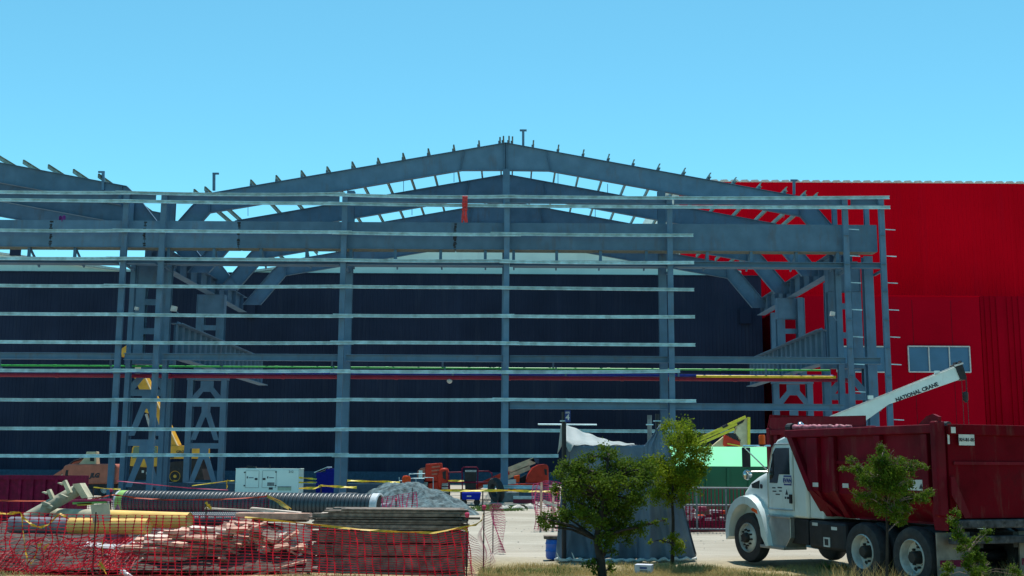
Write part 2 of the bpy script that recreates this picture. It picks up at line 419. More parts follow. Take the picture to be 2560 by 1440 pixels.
MB().box(ax0 - .04, ax1 + .04, YA - .05, YR - .1, az, az + .10).build('parapet', 'red_clad', an)
for xx in (2098, 2290, 2388):
    xj = WX(xx, 980, YA); MB().box(xj - .02, xj + .02, YA - .015, YA + .02, 0, az * .98).build('panel_joint', 'truck_red', an)
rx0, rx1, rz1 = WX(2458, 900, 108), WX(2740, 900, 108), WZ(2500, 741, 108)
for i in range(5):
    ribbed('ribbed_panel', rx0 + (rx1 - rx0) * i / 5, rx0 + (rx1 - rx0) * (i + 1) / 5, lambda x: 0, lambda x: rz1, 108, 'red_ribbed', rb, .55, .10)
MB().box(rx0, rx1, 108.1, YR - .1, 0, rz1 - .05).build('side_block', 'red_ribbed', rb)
def window(xa, xb, ya, yb, n):
    p, q = W(xa, yb, YA), W(xb, ya, YA)
    wn = MB().box(p.x - .02, q.x + .02, YA - .02, YA + .05, p.z, q.z).build('window', 'cab_gap', rb)
    wdt = (q.x - p.x) / n
    for i in range(n):
        MB().box(p.x + i * wdt + .05, p.x + (i + 1) * wdt - .05, YA - .045, YA - .025, p.z + .05, q.z - .05).build('pane', 'window_glass', wn)
        MB().box(p.x + i * wdt - .045, p.x + i * wdt + .045, YA - .17, YA - .021, p.z, q.z).build('mullion', 'frame_white', wn)
    MB().box(q.x - .045, q.x + .045, YA - .17, YA - .021, p.z, q.z).build('mullion', 'frame_white', wn)
    for zz in (p.z, q.z): MB().box(p.x, q.x, YA - .20, YA - .022, zz - .05, zz + .05).build('sill', 'frame_white', wn)
mat('window_glass', (.045, .12, .24), .2, var=.08, scale=.6, spec=.35)
window(2272, 2422, 867, 930, 3); window(2092, 2212, 867, 930, 2)

# ================================================================== STEEL FRAME
YG, YP, YB0, YB1, YC = 61.80, 62.0, 62.45, 63.35, 64.0
FR = [64.0, 71.3, 78.8, 86.3]
sf = thing('steel_hall', 'unfinished grey steel hall frame with gable rafters, posts and horizontal girts', 'steel frame', (0, 64, 0))
XC = -.42
# ---- girt posts
posts = [(303, 720, 478), (398, 720, 480), (856, 720, 486), (1267, 620, 486), (1677, 720, 488), (2118, 650, 498), (2209, 640, 494)]
post_x = []
for (x, y, yt) in posts:
    X = WX(x, y, YP); post_x.append(X); Z = WZ(x, yt, YP)
    MB().ibeam((X, YP + .11, 0), (X, YP + .11, Z), .30, .20, (1, 0, 0), .018, .012).build('girt_post', 'steel', sf)
    MB().box(X - .15, X + .15, YP - .006, YP + .006 + .004, 0, Z - .02).build('post_face', 'steel', sf)
    m = MB()
    for gy_ in (480, 500, 575, 647, 715, 786, 857, 928, 999, 1074, 1138):
        zz = WZ(1265, gy_ + 8, YP); m.box(X - .12, X + .12, YP - .13, YP - .004, zz - .012, zz + .012)
    m.build('girt_cleat', 'steel', sf)
    MB().box(X - .35, X + .35, YP - .25, YP + .6, -.05, .12).build('base_plate', 'concrete', sf)
# tabs on the two right hand posts
for X in post_x[-2:]:
    for i in range(9):
        z = 3.0 + i * 1.5; MB().bar((X + .15, YP + .1, z), (X + .75, YP + .1, z - .03), .012, .05).build('cable_tab', 'galv', sf)
# ---- endwall columns up to the first rafter
for (x, y, wd, yt) in ((333, 716, .27, 655), (424, 716, .27, 655), (872, 706, .44, 478), (1264, 706, .40, 424), (1656, 706, .44, 478), (2095, 732, .32, 655)):
    X = WX(x, y, YC); Z = WZ(x, yt, YC)
    MB().ibeam((X, YC, 0), (X, YC, Z), .34, wd, (0, 1, 0), .022, .014).build('endwall_column', 'steel', sf)
X = WX(2169, 700, YC)
MB().ibeam((X, YC, 0), (X, YC, WZ(2169, 642, YC)), .5, .52, (0, 1, 0), .03, .02).build('endwall_column', 'steel', sf)
zb1_ = WZ(1265, 570, YC)
for x in (331, 421, 433, 2085, 2165):   # short posts above the box beam
    X = WX(x, 520, YC); MB().ibeam((X, YC, zb1_), (X, YC, WZ(x, 492, YC)), .26, .26, (0, 1, 0)).build('stub_post', 'steel', sf)
# ---- box beam in spliced lengths
zb1 = WZ(1265, 557, YB0); zb0 = WZ(1265, 623, YB0)
cuts = [-140, 127, 362, 597, 1138, 2193]
for i in range(5):
    xa, xb = WX(cuts[i], 590, YB0) + .012, WX(cuts[i + 1], 590, YB0) - .012
    bb = MB().box(xa, xb, YB0, YB1, zb0, zb1).build('box_beam', 'steel', sf)
    MB().box(xa + .02, xb - .02, YB0 - .05, YB0 - .004, zb0 - .03, zb0 + .015).build('bottom_flange', 'steel', bb)
    MB().box(xa + .02, xb - .02, YB0 + .002, YB1, zb0 - .028, zb0 - .004).build('underside_bounce', 'underside_bounce', bb)  # added underside sheet, its lighter colour stands in for ground bounce
    if i < 4:
        XX = xb
        m = MB(); rr = random.Random(i)
        for j in range(15):
            if rr.random() < (.35 if i in (0, 2) else .12): continue
            z = zb0 + .06 + j * (zb1 - zb0 - .1) / 15
            m.box(XX - .09 + rr.uniform(-.02, .05), XX + .06 + rr.uniform(-.03, .05), YB0 - .012, YB0 + .02, z, z + rr.uniform(.05, .10))
        m.build('splice_bolts', 'black_bolt', bb)
# hangers and diagonals under the box beam
ztb = WZ(1265, 652, YP); zwb = WZ(1265, 660, YP)
for x in (68, 183, 300, 418, 532, 650, 765, 876, 987, 1101, 1213, 1284, 1392, 1502, 1617, 1770, 1880, 1993, 2097):
    X = WX(x, 640, YP + .4)
    h = MB().bar((X, YP + .62, zb0), (X, YP + .62, ztb - .1), .16, .10, (0, 1, 0)).build('hanger', 'steel', sf)
    MB().bar((X, YP + .7, zb0 - .05), (X + (.02 if x > 1280 else -.02), YC + .15, ztb - .12), .09, .11).build('diagonal', 'steel', sf)
# ---- horizontal beams behind the posts (wind beams): front and back chord
def hbeam(name, xa, xb, yc, Y, hgt, wid, mt='steel'):
    xa, xb = WX(xa, yc, Y), WX(xb, yc, Y); z = WZ(1265, yc, Y)
    return MB().ibeam((xa, Y, z), (xb, Y, z), hgt, wid, (0, 0, 1), .03, .02).build(name, mt, sf)
px_ = [-140, 303, 398, 857, 1266, 1677, 2118, 2209]
for i in range(7):
    a, b = px_[i] + 8, px_[i + 1] - 8
    hbeam('eave_beam', a, b, 499, YP + .25, .40, .30)
    hbeam('wind_beam', a, b, 659, YP + .35, .30, .42)
    if i < 6: hbeam('wind_beam', a + 10, b + 4, 660, YC, .40, .30)
    hbeam('crane_beam', a, b, 897, YP + .35, .36, .40)
    if i < 6: hbeam('crane_beam', a + 10, b + 4, 897, YC, .32, .3)
    if i in (4, 5, 6): hbeam('sill_beam', a, b, 1014, YP + .3, .36, .3)
# knee brackets at wind beam level
for X in post_x: MB().bar((X + .1, YP + .4, WZ(1265, 666, YP)), (X + .05, YC - .1, WZ(1265, 668, YP)), .10, .14).build('knee_bracket', 'steel', sf)
# ---- girts (C sections in lapped lengths)
def csec(m, p0, p1, h=.165, d=.085, lip=.03, t=.012):
    n = 7; pr = []
    for k in range(n + 1):
        f = k / n; pr.append(p0.lerp(p1, f) - V(0, 0, 4 * f * (1 - f) * pr_sag[0]))
    for a, b in zip(pr[:-1], pr[1:]):
        m.bar(a + V(0, 0, 0), b + V(0, 0, 0), t, h)                       # web
        m.bar(a + V(0, -d / 2, h / 2), b + V(0, -d / 2, h / 2), d, t)      # top flange
        m.bar(a + V(0, -d / 2, -h / 2), b + V(0, -d / 2, -h / 2), d, t)
        m.bar(a + V(0, -d, h / 2 - lip / 2), b + V(0, -d, h / 2 - lip / 2), t, lip)
        m.bar(a + V(0, -d, -h / 2 + lip / 2), b + V(0, -d, -h / 2 + lip / 2), t, lip)
    return m
pr_sag = [0]
girts = [  # (y values at x=0, 860, 1265, right), right end
    ([479, 486, 491, 493], 2223, .10), ([499, 509, 514, 519], 2225, .03), ([574, 581, 585, 588], 1733, .05), ([645, 650, 653, 657], 1735, .05),
    ([713, 717, 719, 724], 1735, .05), ([784, 789, 790, 793], 1737, .05), ([855, 857, 858, 862], 1738, .07), ([926, 928, 930, 928], 1700, .05),
    ([998, 999, 999, 1002], 1740, .05), ([1072, 1074, 1075, 1077], 1935, .03), ([1138, 1138, 1138, 1140], 1396, .04)]
rg = random.Random(3)
for gi, (ys, xe, sag) in enumerate(girts):
    xs = [-140, 300, 857, 1266, xe] if xe > 1500 else [-140, 300, 857, xe]
    yy = {-140: ys[0] - 1, 300: ys[0] * .65 + ys[1] * .35, 857: ys[1], 1266: ys[2], xe: ys[3]}
    for k in range(len(xs) - 1):
        lap = rg.uniform(8, 40)
        a, b = xs[k] - (lap if k else 0), xs[k + 1] + (rg.uniform(5, 40) if k < len(xs) - 2 else 0)
        pr_sag[0] = rg.uniform(0, sag)
        yo = rg.uniform(-1, 1)
        p0 = W(a, yy[xs[k]] + yo, YG - .005 * (k % 2) * 4); p1 = W(b, yy[xs[k + 1]] + yo + rg.uniform(-1, 1.5), YG - .02 * (k % 2) - .012)
        csec(MB(), p0, p1).build('girt', 'galv', sf)
pr_sag[0] = 0
csec(MB(), W(1208, 1216, YG), W(1352, 1218, YG)).build('girt', 'galv', sf)
# ---- rafters (rigid frames)
z_r = WZ(1265, 358, YC); z_t = WZ(2012, 495, YC); x_t = WX(2012, 495, YC) - XC
sl = (z_r - z_t) / x_t
dep_r = WZ(1265, 358, YC) - WZ(1265, 426, YC)
xk = WX(2001, 541, YC) - XC; zk = WZ(2001, 541, YC)
zv = WZ(544, 738, FR[2])                      # underside of valley girder
def half_frame(y, side, dz, dx0, tdep=.30):
    """one sloping half rafter with haunch; side=+1 right"""
    def P(x, z): return V(XC + dx0 + side * x, y, z + dz)
    x2 = 2.5
    top = [P(0, z_r), P(x_t, z_t)]
    xo = x_t + .75; zo = z_t - .72
    drop = zo - (zv + .35); xo2 = xo + drop / 1.22
    web = [P(0, z_r), P(x_t, z_t), P(xo, zo), P(xo2, zv + .35), P(xo2 - 1.35, zv + .35), P(xk, zk), P(x2, z_r - dep_r - .02), P(0, z_r - dep_r)]
    m = MB()
    m.prism([p + V(0, -.008, 0) for p in web], (0, .016, 0))
    r = m.build('rafter', 'steel', sf)
    fl = MB()
    seq = [web[0], web[1], web[2], web[3]]; seq2 = [web[7], web[6], web[5], web[4]]
    for s_ in (seq, seq2):
        for a, b in zip(s_[:-1], s_[1:]): fl.bar(a, b, tdep, .025, (0, 0, 1))
    fl.build('flange', 'steel', r)
    for xx in (0.06, x2, x_t * .55, xk):
        za = z_r - sl * min(xx, x_t)
        if xx <= x2: zb = z_r - dep_r
        else: zb = (z_r - dep_r) + (zk - (z_r - dep_r)) * (xx - x2) / (xk - x2)
        tilt = .12 if xx == x2 else 0
        if xx == x_t * .55: continue
        MB().bar(P(xx - tilt, za - .02), P(xx + tilt, zb + .02), .03, tdep * .92, (0, 1, 0)).build('stiffener', 'steel', r)
    return r
for i, y in enumerate(FR):
    for sd_ in (1, -1): half_frame(y, sd_, 0, 0)
for y in FR[:3]: half_frame(y + .06, 1, .45, -39.0)
# ---- purlins
pd = [.16, .36, 1.57] + [1.57 + 1.45 * k for k in range(1, 11)] + [x_t - .05, x_t + .6]
rp = random.Random(5)
for sd_ in (1, -1):
    for q in pd:
        z = z_r - sl * q + .02
        if sd_ == -1 and abs(q - (1.57 + 1.45 * 10)) < .01: continue
        y0 = YC - rp.uniform(.35, .55); y1 = FR[3] + .4
        m = MB(); X = XC + sd_ * q
        m.bar((X, y0, z + .19), (X, y1, z + .19), .018, .24); m.bar((X + .04, y0, z + .31), (X + .04, y1, z + .31), .08, .018)
        m.bar((X + .04, y0, z + .07), (X + .04, y1, z + .07), .08, .018)
        p = m.build('purlin', 'purlin', sf)
        MB().box(X - .07, X + .06, YC - .12, YC + .12, z, z + .16).build('cleat', 'steel', p)
for k in range(9):
    q = 3.5 + 1.45 * k + .6
    z = z_r + .45 - sl * q + .02; X = XC - 39.0 + q
    m = MB(); m.bar((X, YC - .5, z + .19), (X, FR[2], z + .19), .018, .24); m.bar((X + .04, YC - .5, z + .31), (X + .04, FR[2], z + .31), .08, .018)
    m.build('purlin', 'purlin', sf)
# sag rods / roof bracing seen in the gaps
for (x, ya, yb) in ((1009, 452, 478), (1135, 430, 455), (1395, 432, 460), (1519, 460, 485), (1030, 520, 538), (1488, 520, 542), (620, 500, 540), (1960, 520, 545)):
    p, q = W(x, ya, 70.5), W(x, yb, 70.5); MB().cyl(p, q, .02, 6).build('sag_rod', 'steel', sf)
# ---- valley girders and valley columns
def valley(X, ycols, yend):
    m = MB(); zt = zv + 1.15
    m.ibeam((X, YC, (zv + zt) / 2), (X, yend, (zv + zt) / 2), zt - zv, .62, (0, 0, 1), .03, .02)
    vg = m.build('valley_girder', 'steel', sf)
    yy = YC + 1.2
    while yy < yend:
        for s_ in (-1, 1): MB().box(min(X + s_ * .02, X + s_ * .29), max(X + s_ * .02, X + s_ * .29), yy - .01, yy + .01, zv + .04, zt - .04).build('stiffener', 'steel', vg)
        yy += 2.4
    for yc in ycols:
        zr0 = 7.55
        m = MB(); m.box(X - .95, X + .95, yc - .30, yc - .27, zv - 1.45, zv); m.box(X - .95, X + .95, yc + .27, yc + .30, zv - 1.45, zv)
        m.box(X - .955, X - .91, yc - .34, yc + .34, zv - 1.45, zv); m.box(X + .91, X + .955, yc - .34, yc + .34, zv - 1.45, zv)
        vc = m.build('valley_column', 'steel', sf)
        for s_ in (-1, 1):
            MB().ibeam((X + s_ * .70, yc, zr0 + .3), (X + s_ * .70, yc, zv - 1.47), .5, .55, (0, 1, 0), .03, .02).build('upper_leg', 'steel', vc)
            MB().ibeam((X + s_ * 1.16, yc, 0), (X + s_ * 1.16, yc, zr0), .5, .40, (0, 1, 0), .03, .03).build('lower_leg', 'steel', vc)
        for zz in (9.3, 11.0): MB().box(X - .43, X + .43, yc - .26, yc - .23, zz, zz + .35).build('batten', 'steel', vc)
        MB().box(X - 1.4, X + 1.4, yc - .32, yc + .32, zr0 + .002, zr0 + .3).build('cap_plate', 'steel', vc)
        def plate(pts): MB().prism([V(X + a, yc - .24, z) for a, z in pts], (0, .03, 0)).build('lattice_brace', 'steel', vc)
        plate([(-.45, 7.5), (.45, 7.5), (.45, 7.05), (.98, 6.45), (.98, 6.1), (.75, 6.1), (.25, 6.75), (-.25, 6.75), (-.75, 6.1), (-.98, 6.1), (-.98, 6.45), (-.45, 7.05)])
        for zt_, zb_ in ((5.95, 3.45), (3.1, .55)):
            plate([(-.98, zt_ + .15), (.98, zt_ + .15), (.98, zt_ - .22), (.30, zt_ - .22), (.30, zt_ - .6), (.98, zb_), (.98, zb_ + .55) if False else (.98, zb_ + .01), (.62, zb_ + .01), (0.04, zt_ - .95), (-.04, zt_ - .95), (-.62, zb_ + .01), (-.98, zb_ + .01), (-.30, zt_ - .6), (-.30, zt_ - .22), (-.98, zt_ - .22)])
        MB().box(X - 1.7, X + 1.7, yc - .6, yc + .6, -.05, .25).build('footing', 'concrete', vc)
XL, XRR = WX(387, 700, 66), WX(1954, 800, FR[2]) + .25
valley(XL, (66.0, FR[2]), 88.0)
valley(XRR + .35, (66.0, FR[2]), 88.0)
# inner posts on the right between valley girder and runway level
for yc in (FR[1], FR[2] - .6, FR[3]):
    MB().ibeam((XRR + .9, yc, 8), (XRR + .9, yc, zv - .02), .35, .4, (0, 1, 0)).build('inner_post', 'steel', sf)
# ---- crane runway girders with folded web
def runway(X, y0, y1, s_):
    z0, z1 = 8.0, 9.95; per = 1.28; m = MB(); y = y0; prof = []
    while y < y1 - .01:
        for dy, dx in ((0, 0), (.5, 0), (.62, .30), (1.14, .30)): prof.append((y + dy * per / 1.28, dx))
        y += per
    for i, (yy, dx) in enumerate(prof):
        m.v += [V(X - s_ * dx, yy, z0), V(X - s_ * dx, yy, z1)]
        if i: m.f.append((2 * i - 2, 2 * i, 2 * i + 1, 2 * i - 1))
    r = m.build('runway_girder', 'steel', sf, fix=False, thick=.02)
    MB().box(X - .35, X + .35, y0, y1, z1, z1 + .05).build('top_flange', 'steel', r)
    MB().box(X - .35, X + .35, y0, y1, z0 - .05, z0).build('bottom_flange', 'steel', r)
    MB().bar((X, y0 + .2, z1 + .10), (X, y1 - .2, z1 + .10), .07, .10).build('rail', 'steel', r)
runway(-19.55, 66.0, 90, 1); runway(18.45, 67.2, 88, -1)
# ---- roof stanchions
for (x, y0, y1, arm) in ((1308, 364, 326, 0), (258, 472, 430, -1), (535, 472, 434, 1), (1985, 482, 451, 0)):
    p, q = W(x, y0, YC), W(x, y1, YC)
    m = MB().bar(p - V(0, 0, .1), q, .14, .14, (0, 1, 0))
    a0, a1 = (-.2, .2) if arm == 0 else ((-.28, .08) if arm < 0 else (-.08, .28))
    m.bar(q + V(a0, 0, 0), q + V(a1, 0, 0), .1, .1); m.build('stanchion', 'steel', sf)

# ================================================================== PIPES ON THE FRAME
def pipe(label, xa, xb, y, Y, r, mt, col):
    z = WZ(1265, y, Y); a, b = WX(xa, y, Y), WX(xb, y, Y)
    o = thing('service_pipe', label, 'pipe', (0, Y, z))
    n = max(1, int((b - a) / 6.0))
    for i in range(n):
        x0_, x1_ = a + (b - a) * i / n, a + (b - a) * (i + 1) / n
        MB().cyl((x0_ + .02, Y, z), (x1_ - .02, Y, z), r, 10).build('pipe_length', mt, o, smooth=60)
        if i: MB().cyl((x0_ - .09, Y, z), (x0_ + .09, Y, z), r * 1.25, 10).build('coupling', mt, o, smooth=60)
        xm = (x0_ + x1_) / 2
        MB().box(xm - .05, xm + .05, Y - .05, Y + .05, z + r, z + r + .35).build('pipe_hanger', 'steel', o)
    return o
pipe('thin green pipe, topmost of the service pipes across the hall', -140, 2075, 921, 64.9, .055, 'pipe_green', 0)
pipe('blue pipe between the green and the dark red service pipes', -140, 2085, 936, 64.9, .085, 'pipe_blue', 0)
pipe('thick dark red pipe, lowest of the service pipes across the hall', -140, 2120, 945, 64.8, .115, 'pipe_red', 0)
pipe('short yellow pipe beside the blue pipe in the right bay', 1740, 2090, 938, 64.6, .075, 'pipe_yellow', 0)
# globe lamp and floodlights
p = W(1124, 952, 64.8); o = MB(); o.lathe([(.001, -.16), (.1, -.13), (.16, -.03), (.15, .05), (.06, .12), (.001, .13)], p, (0, 0, 1), 12)
tag(o.build('globe_lamp', 'frame_white', smooth=True), 'small white globe lamp hanging under the dark red pipe', 'lamp')
def flood(x, y, Y, label, s=1):
    p = W(x, y, Y); o = thing('floodlight', label, 'floodlight', p)
    MB().prism([p + V(-.16 * s, -.1, -.14 * s), p + V(.14 * s, -.1, -.16 * s), p + V(.18 * s, -.1, .1 * s), p + V(-.1 * s, -.1, .16 * s)], (0, .25, 0)).build('lamp_housing', 'frame_white', o)
    MB().bar(p + V(.05, .1, -.1), p + V(.35 * s, .25, -.35), .06, .05).build('bracket', 'steel', o)
flood(434, 771, 63.4, 'bright white floodlight on the steel column at the left valley', 1)
flood(341, 771, 63.6, 'small dim floodlight left of the bright one on the left valley', .6)
flood(2081, 784, 63.4, 'white floodlight on the column near the red building', .8)
# red rope hanging from the top girt
rp_ = thing('hanging_rope', 'red looped rope hanging from the top girts near the ridge', 'rope', W(1162, 555, YG - .1))
for i in range(5):
    pts = []
    for k in range(9):
        f = k / 8; x = 1157.5 + i * 2.3 + 1.6 * math.sin(f * 5 + i * 2) * (1 if f > .4 else .3); pts.append(W(x + (-1.5 + i * .7) * (1 if f > .35 else 0) * .4, 490 + f * (66 - (i % 2) * 5), YG - .14))
    MB().tube(pts, .045, 6).build('strand', 'rope_red', rp_, smooth=True)
for yy in (508, 523): 
    a, b = W(1155, yy, YG - .2), W(1169, yy, YG - .2); MB().tube([a, (a + b) / 2 + V(0, -.05, .0), b], .05, 6).build('knot', 'rope_red', rp_, smooth=True)
# purple cloth on the box beam
p = W(154, 547, YB0); m = MB(); m.grid(lambda u, v: p + V(-.17 + .34 * u, .05 + .1 * math.sin(7 * u), -.10 + .24 * v + .08 * math.sin(9 * u)), 8, 3)
mat('purple', (.14, .02, .18), .7); tag(m.build('cloth_rag', 'purple', thick=.02), 'small purple rag on top of the long box beam', 'rag')
# ================================================================== DUMP TRUCKS
def wheel(parent, x, y, s_, kind, r=.525, tyre_m='tyre', rim_m='rim', turn=0):
    """s_=+1 outer face towards +y ; kind 'front' or 'rear' (dished)"""
    ax = V(-math.sin(turn) * s_, s_ * math.cos(turn), 0); k = r / .525; o = V(x, y, r)
    w0 = MB().lathe([(a * k, t * k) for a, t in [(.30, -.26), (.42, -.28), (.495, -.26), (.522, -.20), (.525, -.14), (.522, -.08), (.495, -.02), (.42, 0), (.34, -.01), (.30, -.03)]], o, ax, 36, True)
    wl = w0.build('wheel', tyre_m, parent, local=True, smooth=40)
    if kind == 'front':
        pr = [(.305, -.24), (.315, -.02), (.30, .0), (.285, -.03), (.28, -.07), (.22, -.06), (.17, -.02), (.15, .0), (.0, .0)]
        hb = [(.11, -.01), (.11, .06), (.085, .09), (.0, .09)]; nl = 10; lr = .165; lz = -.02
    else:
        pr = [(.305, -.25), (.315, -.02), (.30, .0), (.285, -.03), (.275, -.16), (.20, -.19), (.14, -.18), (.0, -.18)]
        hb = [(.115, -.19), (.11, -.04), (.09, -.01), (.0, -.01)]; nl = 8; lr = .17; lz = -.19
    MB().lathe([(a * k, t * k) for a, t in pr], o, ax, 28).build('rim', rim_m, wl, local=True, smooth=40)
    MB().lathe([(a * k, t * k) for a, t in hb], o, ax, 14).build('hub', 'hub_dark', wl, local=True, smooth=40)
    m = MB(); d = ax.orthogonal().normalized(); b = ax.cross(d)
    for i in range(nl):
        a = 2 * math.pi * i / nl; p = o + (d * math.cos(a) + b * math.sin(a)) * lr * k + ax * lz * k
        m.cyl(p, p + ax * .055 * k, .022 * k, 6)
    for i in range(5):
        a = 2 * math.pi * (i + .5) / 5; p = o + (d * math.cos(a) + b * math.sin(a)) * .235 * k + ax * (-.058 if kind == 'front' else -.172) * k
        if kind == 'front' and i in (1,): m.cyl(p, p + ax * .006, .045 * k, 10)
        if kind != 'front': m.cyl(p, p + ax * .006, .04 * k, 10)
    m.build('wheel_nuts', 'hub_dark', wl, local=True)
    return wl
def loft(m, secs):
    n = len(secs[0]); b = len(m.v)
    for s_ in secs: m.v += [Vector(p) for p in s_]
    for i in range(len(secs) - 1):
        for k in range(n - 1):
            m.f.append((b + i * n + k, b + i * n + k + 1, b + (i + 1) * n + k + 1, b + (i + 1) * n + k))
    m.f.append(tuple(b + k for k in range(n))); m.f.append(tuple(b + (len(secs) - 1) * n + k for k in reversed(range(n))))
    return m
def dump_truck(label, loc, rz, body_h=2.77, lettered=True, red='truck_red', visor=False):
    t = thing('dump_truck', label, 'dump truck', loc, rz); L = dict(local=True)
    # chassis
    MB().box(-6.1, .6, .32, .42, .72, .98).build('frame_rail', 'chassis', t, **L)
    MB().box(-6.1, .6, -.42, -.32, .72, .98).build('frame_rail', 'chassis', t, **L)
    for x in (0, -4.0, -5.35): MB().cyl((x, -.95, .525), (x, .95, .525), .09, 10).build('axle', 'chassis', t, **L)
    MB().box(-3.35, -2.15, .45, 1.06, .46, 1.0).build('fuel_tank', 'chassis', t, bevel=.06, **L)
    MB().box(-2.05, -1.2, .42, 1.0, .5, 1.0).build('battery_box', 'chassis', t, bevel=.02, **L)
    MB().box(-3.3, -2.2, -1.06, -.45, .46, 1.0).build('fuel_tank', 'chassis', t, bevel=.06, **L)
    for (xa, z) in ((-2.38, .93), (-3.0, .88)): MB().box(xa - .09, xa + .09, 1.062, 1.066, z - .03, z + .03).build('label_plate', 'plate_white', t, **L)
    pl = MB().box(-2.86, -2.66, 1.061, 1.075, .52, .70).build('hazard_plate', 'plate_white', t, **L)
    MB().box(-2.82, -2.70, 1.076, 1.079, .55, .67).build('plate_mark', 'chassis', pl, **L)
    # wheels
    wheel(t, 0, 1.15, 1, 'front', turn=.06); wheel(t, 0, -1.15, -1, 'front', turn=-.06)
    for x in (-4.0, -5.35):
        for s_ in (1, -1):
            wheel(t, x, s_ * 1.20, s_, 'rear')
            MB().lathe([(.30, -.27), (.42, -.28), (.495, -.26), (.522, -.18), (.522, -.08), (.495, -.02), (.42, 0), (.30, -.01)], V(x, s_ * .86, .525), (0, s_, 0), 24, True).build('inner_tyre', 'tyre', t, smooth=40, **L)
    # bumper
    MB().prism([V(.72, 0, .45), V(.86, 0, .5), V(.86, 0, .78), V(.72, 0, .80)], (0, 1.02, 0)).build('bumper', 'white_paint', t, bevel=.03, **L)
    MB().prism([V(.72, -1.02, .45), V(.86, -1.02, .5), V(.86, -1.02, .78), V(.72, -1.02, .80)], (0, 1.02, 0)).build('bumper', 'white_paint', t, bevel=.03, **L)
    # hood : lofted
    secs = []
    for (x, hw, zt, zb, e) in ((-.66, 1.02, 1.99, 1.0, 10), (-.4, 1.01, 1.93, .95, 9.5), (-.1, .99, 1.85, .9, 9), (.2, .96, 1.75, .85, 8), (.5, .90, 1.60, .8, 6.5), (.68, .80, 1.44, .78, 5), (.80, .62, 1.20, .78, 3.5)):
        s_ = []
        for k in range(17):
            a = math.pi * k / 16; ca, sa = math.cos(a), math.sin(a)
            s_.append(V(x, -hw * (abs(ca) ** (2 / e)) * (1 if ca > 0 else -1), zb + (zt - zb) * (abs(sa) ** (2 / e))))
        secs.append(s_)
    hd = loft(MB(), secs).build('hood', 'white_paint', t, smooth=50, **L)
    MB().prism([V(.77, -.46, .85), V(.77, .46, .85), V(.74, .43, 1.22), V(.74, -.43, 1.22)], (.04, 0, 0)).build('grille', 'chassis', t, **L)
    # hood vent and latch on the left flank
    MB().prism([V(-.30, .985, 1.74), V(.04, .965, 1.66), V(.0, .975, 1.58), V(-.30, .995, 1.57)], (0, .02, .0)).build('hood_vent', 'cab_gap', t, **L)
    MB().lathe([(.001, 0), (.05, 0), (.05, .02), (.001, .03)], V(-.40, 1.0, 1.62), (0, 1, 0), 12).build('badge', 'ink', t, **L)
    # fenders
    for s_ in (1, -1):
        prof = []
        for k in range(15):                                   # outer curve front to back
            a = math.pi * (-.08 + 1.0 * k / 14)
            prof.append((.80 * math.cos(a), .64 + .80 * math.sin(a)))
        prof[-1] = (-.86, .66); prof += [(-.93, .42)]
        inner = []
        for k in range(13):
            a = math.pi * (1.0 * (1 - k / 12) - .02)
            inner.append((.66 * math.cos(a), .56 + .68 * math.sin(a)))
        inner = [(-.84, .40)] + inner
        ns = 6; secs = []
        for j in range(ns + 1):
            f = j / ns; y = s_ * (.55 + .66 * f); drop = .16 * max(0, f - .6) ** 2 / .16
            secs.append((y, drop))
        m = MB()
        poly = prof + inner
        ring = []
        for (y, d) in secs:
            ring.append([V(x * (1 - d * .06), y, z - d * (.30 if i < len(prof) else 0) * max(0, (z - .6))) for i, (x, z) in enumerate(poly)])
        n = len(poly)
        for rr in ring: m.v += rr
        for i in range(ns):
            for k in range(n):
                k2 = (k + 1) % n; m.f.append((i * n + k, i * n + k2, (i + 1) * n + k2, (i + 1) * n + k))
        # side caps as quad strips
        for base in (0, ns * n):
            for k in range(len(prof) - 1):
                ia = n - 1 - int(k * (len(inner) - 1) / (len(prof) - 1)); ib = n - 1 - int((k + 1) * (len(inner) - 1) / (len(prof) - 1))
                m.f.append((base + k, base + k + 1, base + ib, base + ia) if ia != ib else (base + k, base + k + 1, base + ia))
        fd = m.build('fender', 'white_paint', t, smooth=45, **L)
        MB().prism([V(-.55, s_ * 1.19, 1.04), V(-.30, s_ * 1.20, 1.12), V(-.36, s_ * 1.20, 1.17), V(-.52, s_ * 1.19, 1.13)], (0, .02 * s_, 0)).build('turn_signal', 'amber', fd, **L)
        MB().prism([V(.55, s_ * .70, 1.22), V(.72, s_ * .62, 1.02), V(.66, s_ * .86, 1.02), V(.50, s_ * .86, 1.20)], (.03, 0, .03)).build('headlight', 'mirror_chrome', t, **L)
    # cab (built round x = -.98, moved forward)
    before = set(o.name for o in bpy.data.objects)
    cp = [(-.98, 1.02), (-.98, 1.86), (-1.26, 2.46), (-1.42, 2.60), (-1.75, 2.68), (-2.30, 2.66), (-2.42, 2.55), (-2.45, 1.02)]
    cb = MB().prism([V(x, -1.03, z) for x, z in cp], (0, 2.06, 0)).build('cab', 'white_paint', t, bevel=.05, smooth=45, **L)
    MB().box(-2.9, -2.46, -.95, .98, 1.03, 1.9).build('cab_rear_panel', 'white_paint', t, bevel=.03, **L)
    MB().prism([V(-1.00, -.86, 1.90), V(-1.00, .86, 1.90), V(-1.25, .82, 2.42), V(-1.25, -.82, 2.42)], (.02, 0, .01)).build('windshield', 'glass_dark', t, **L)
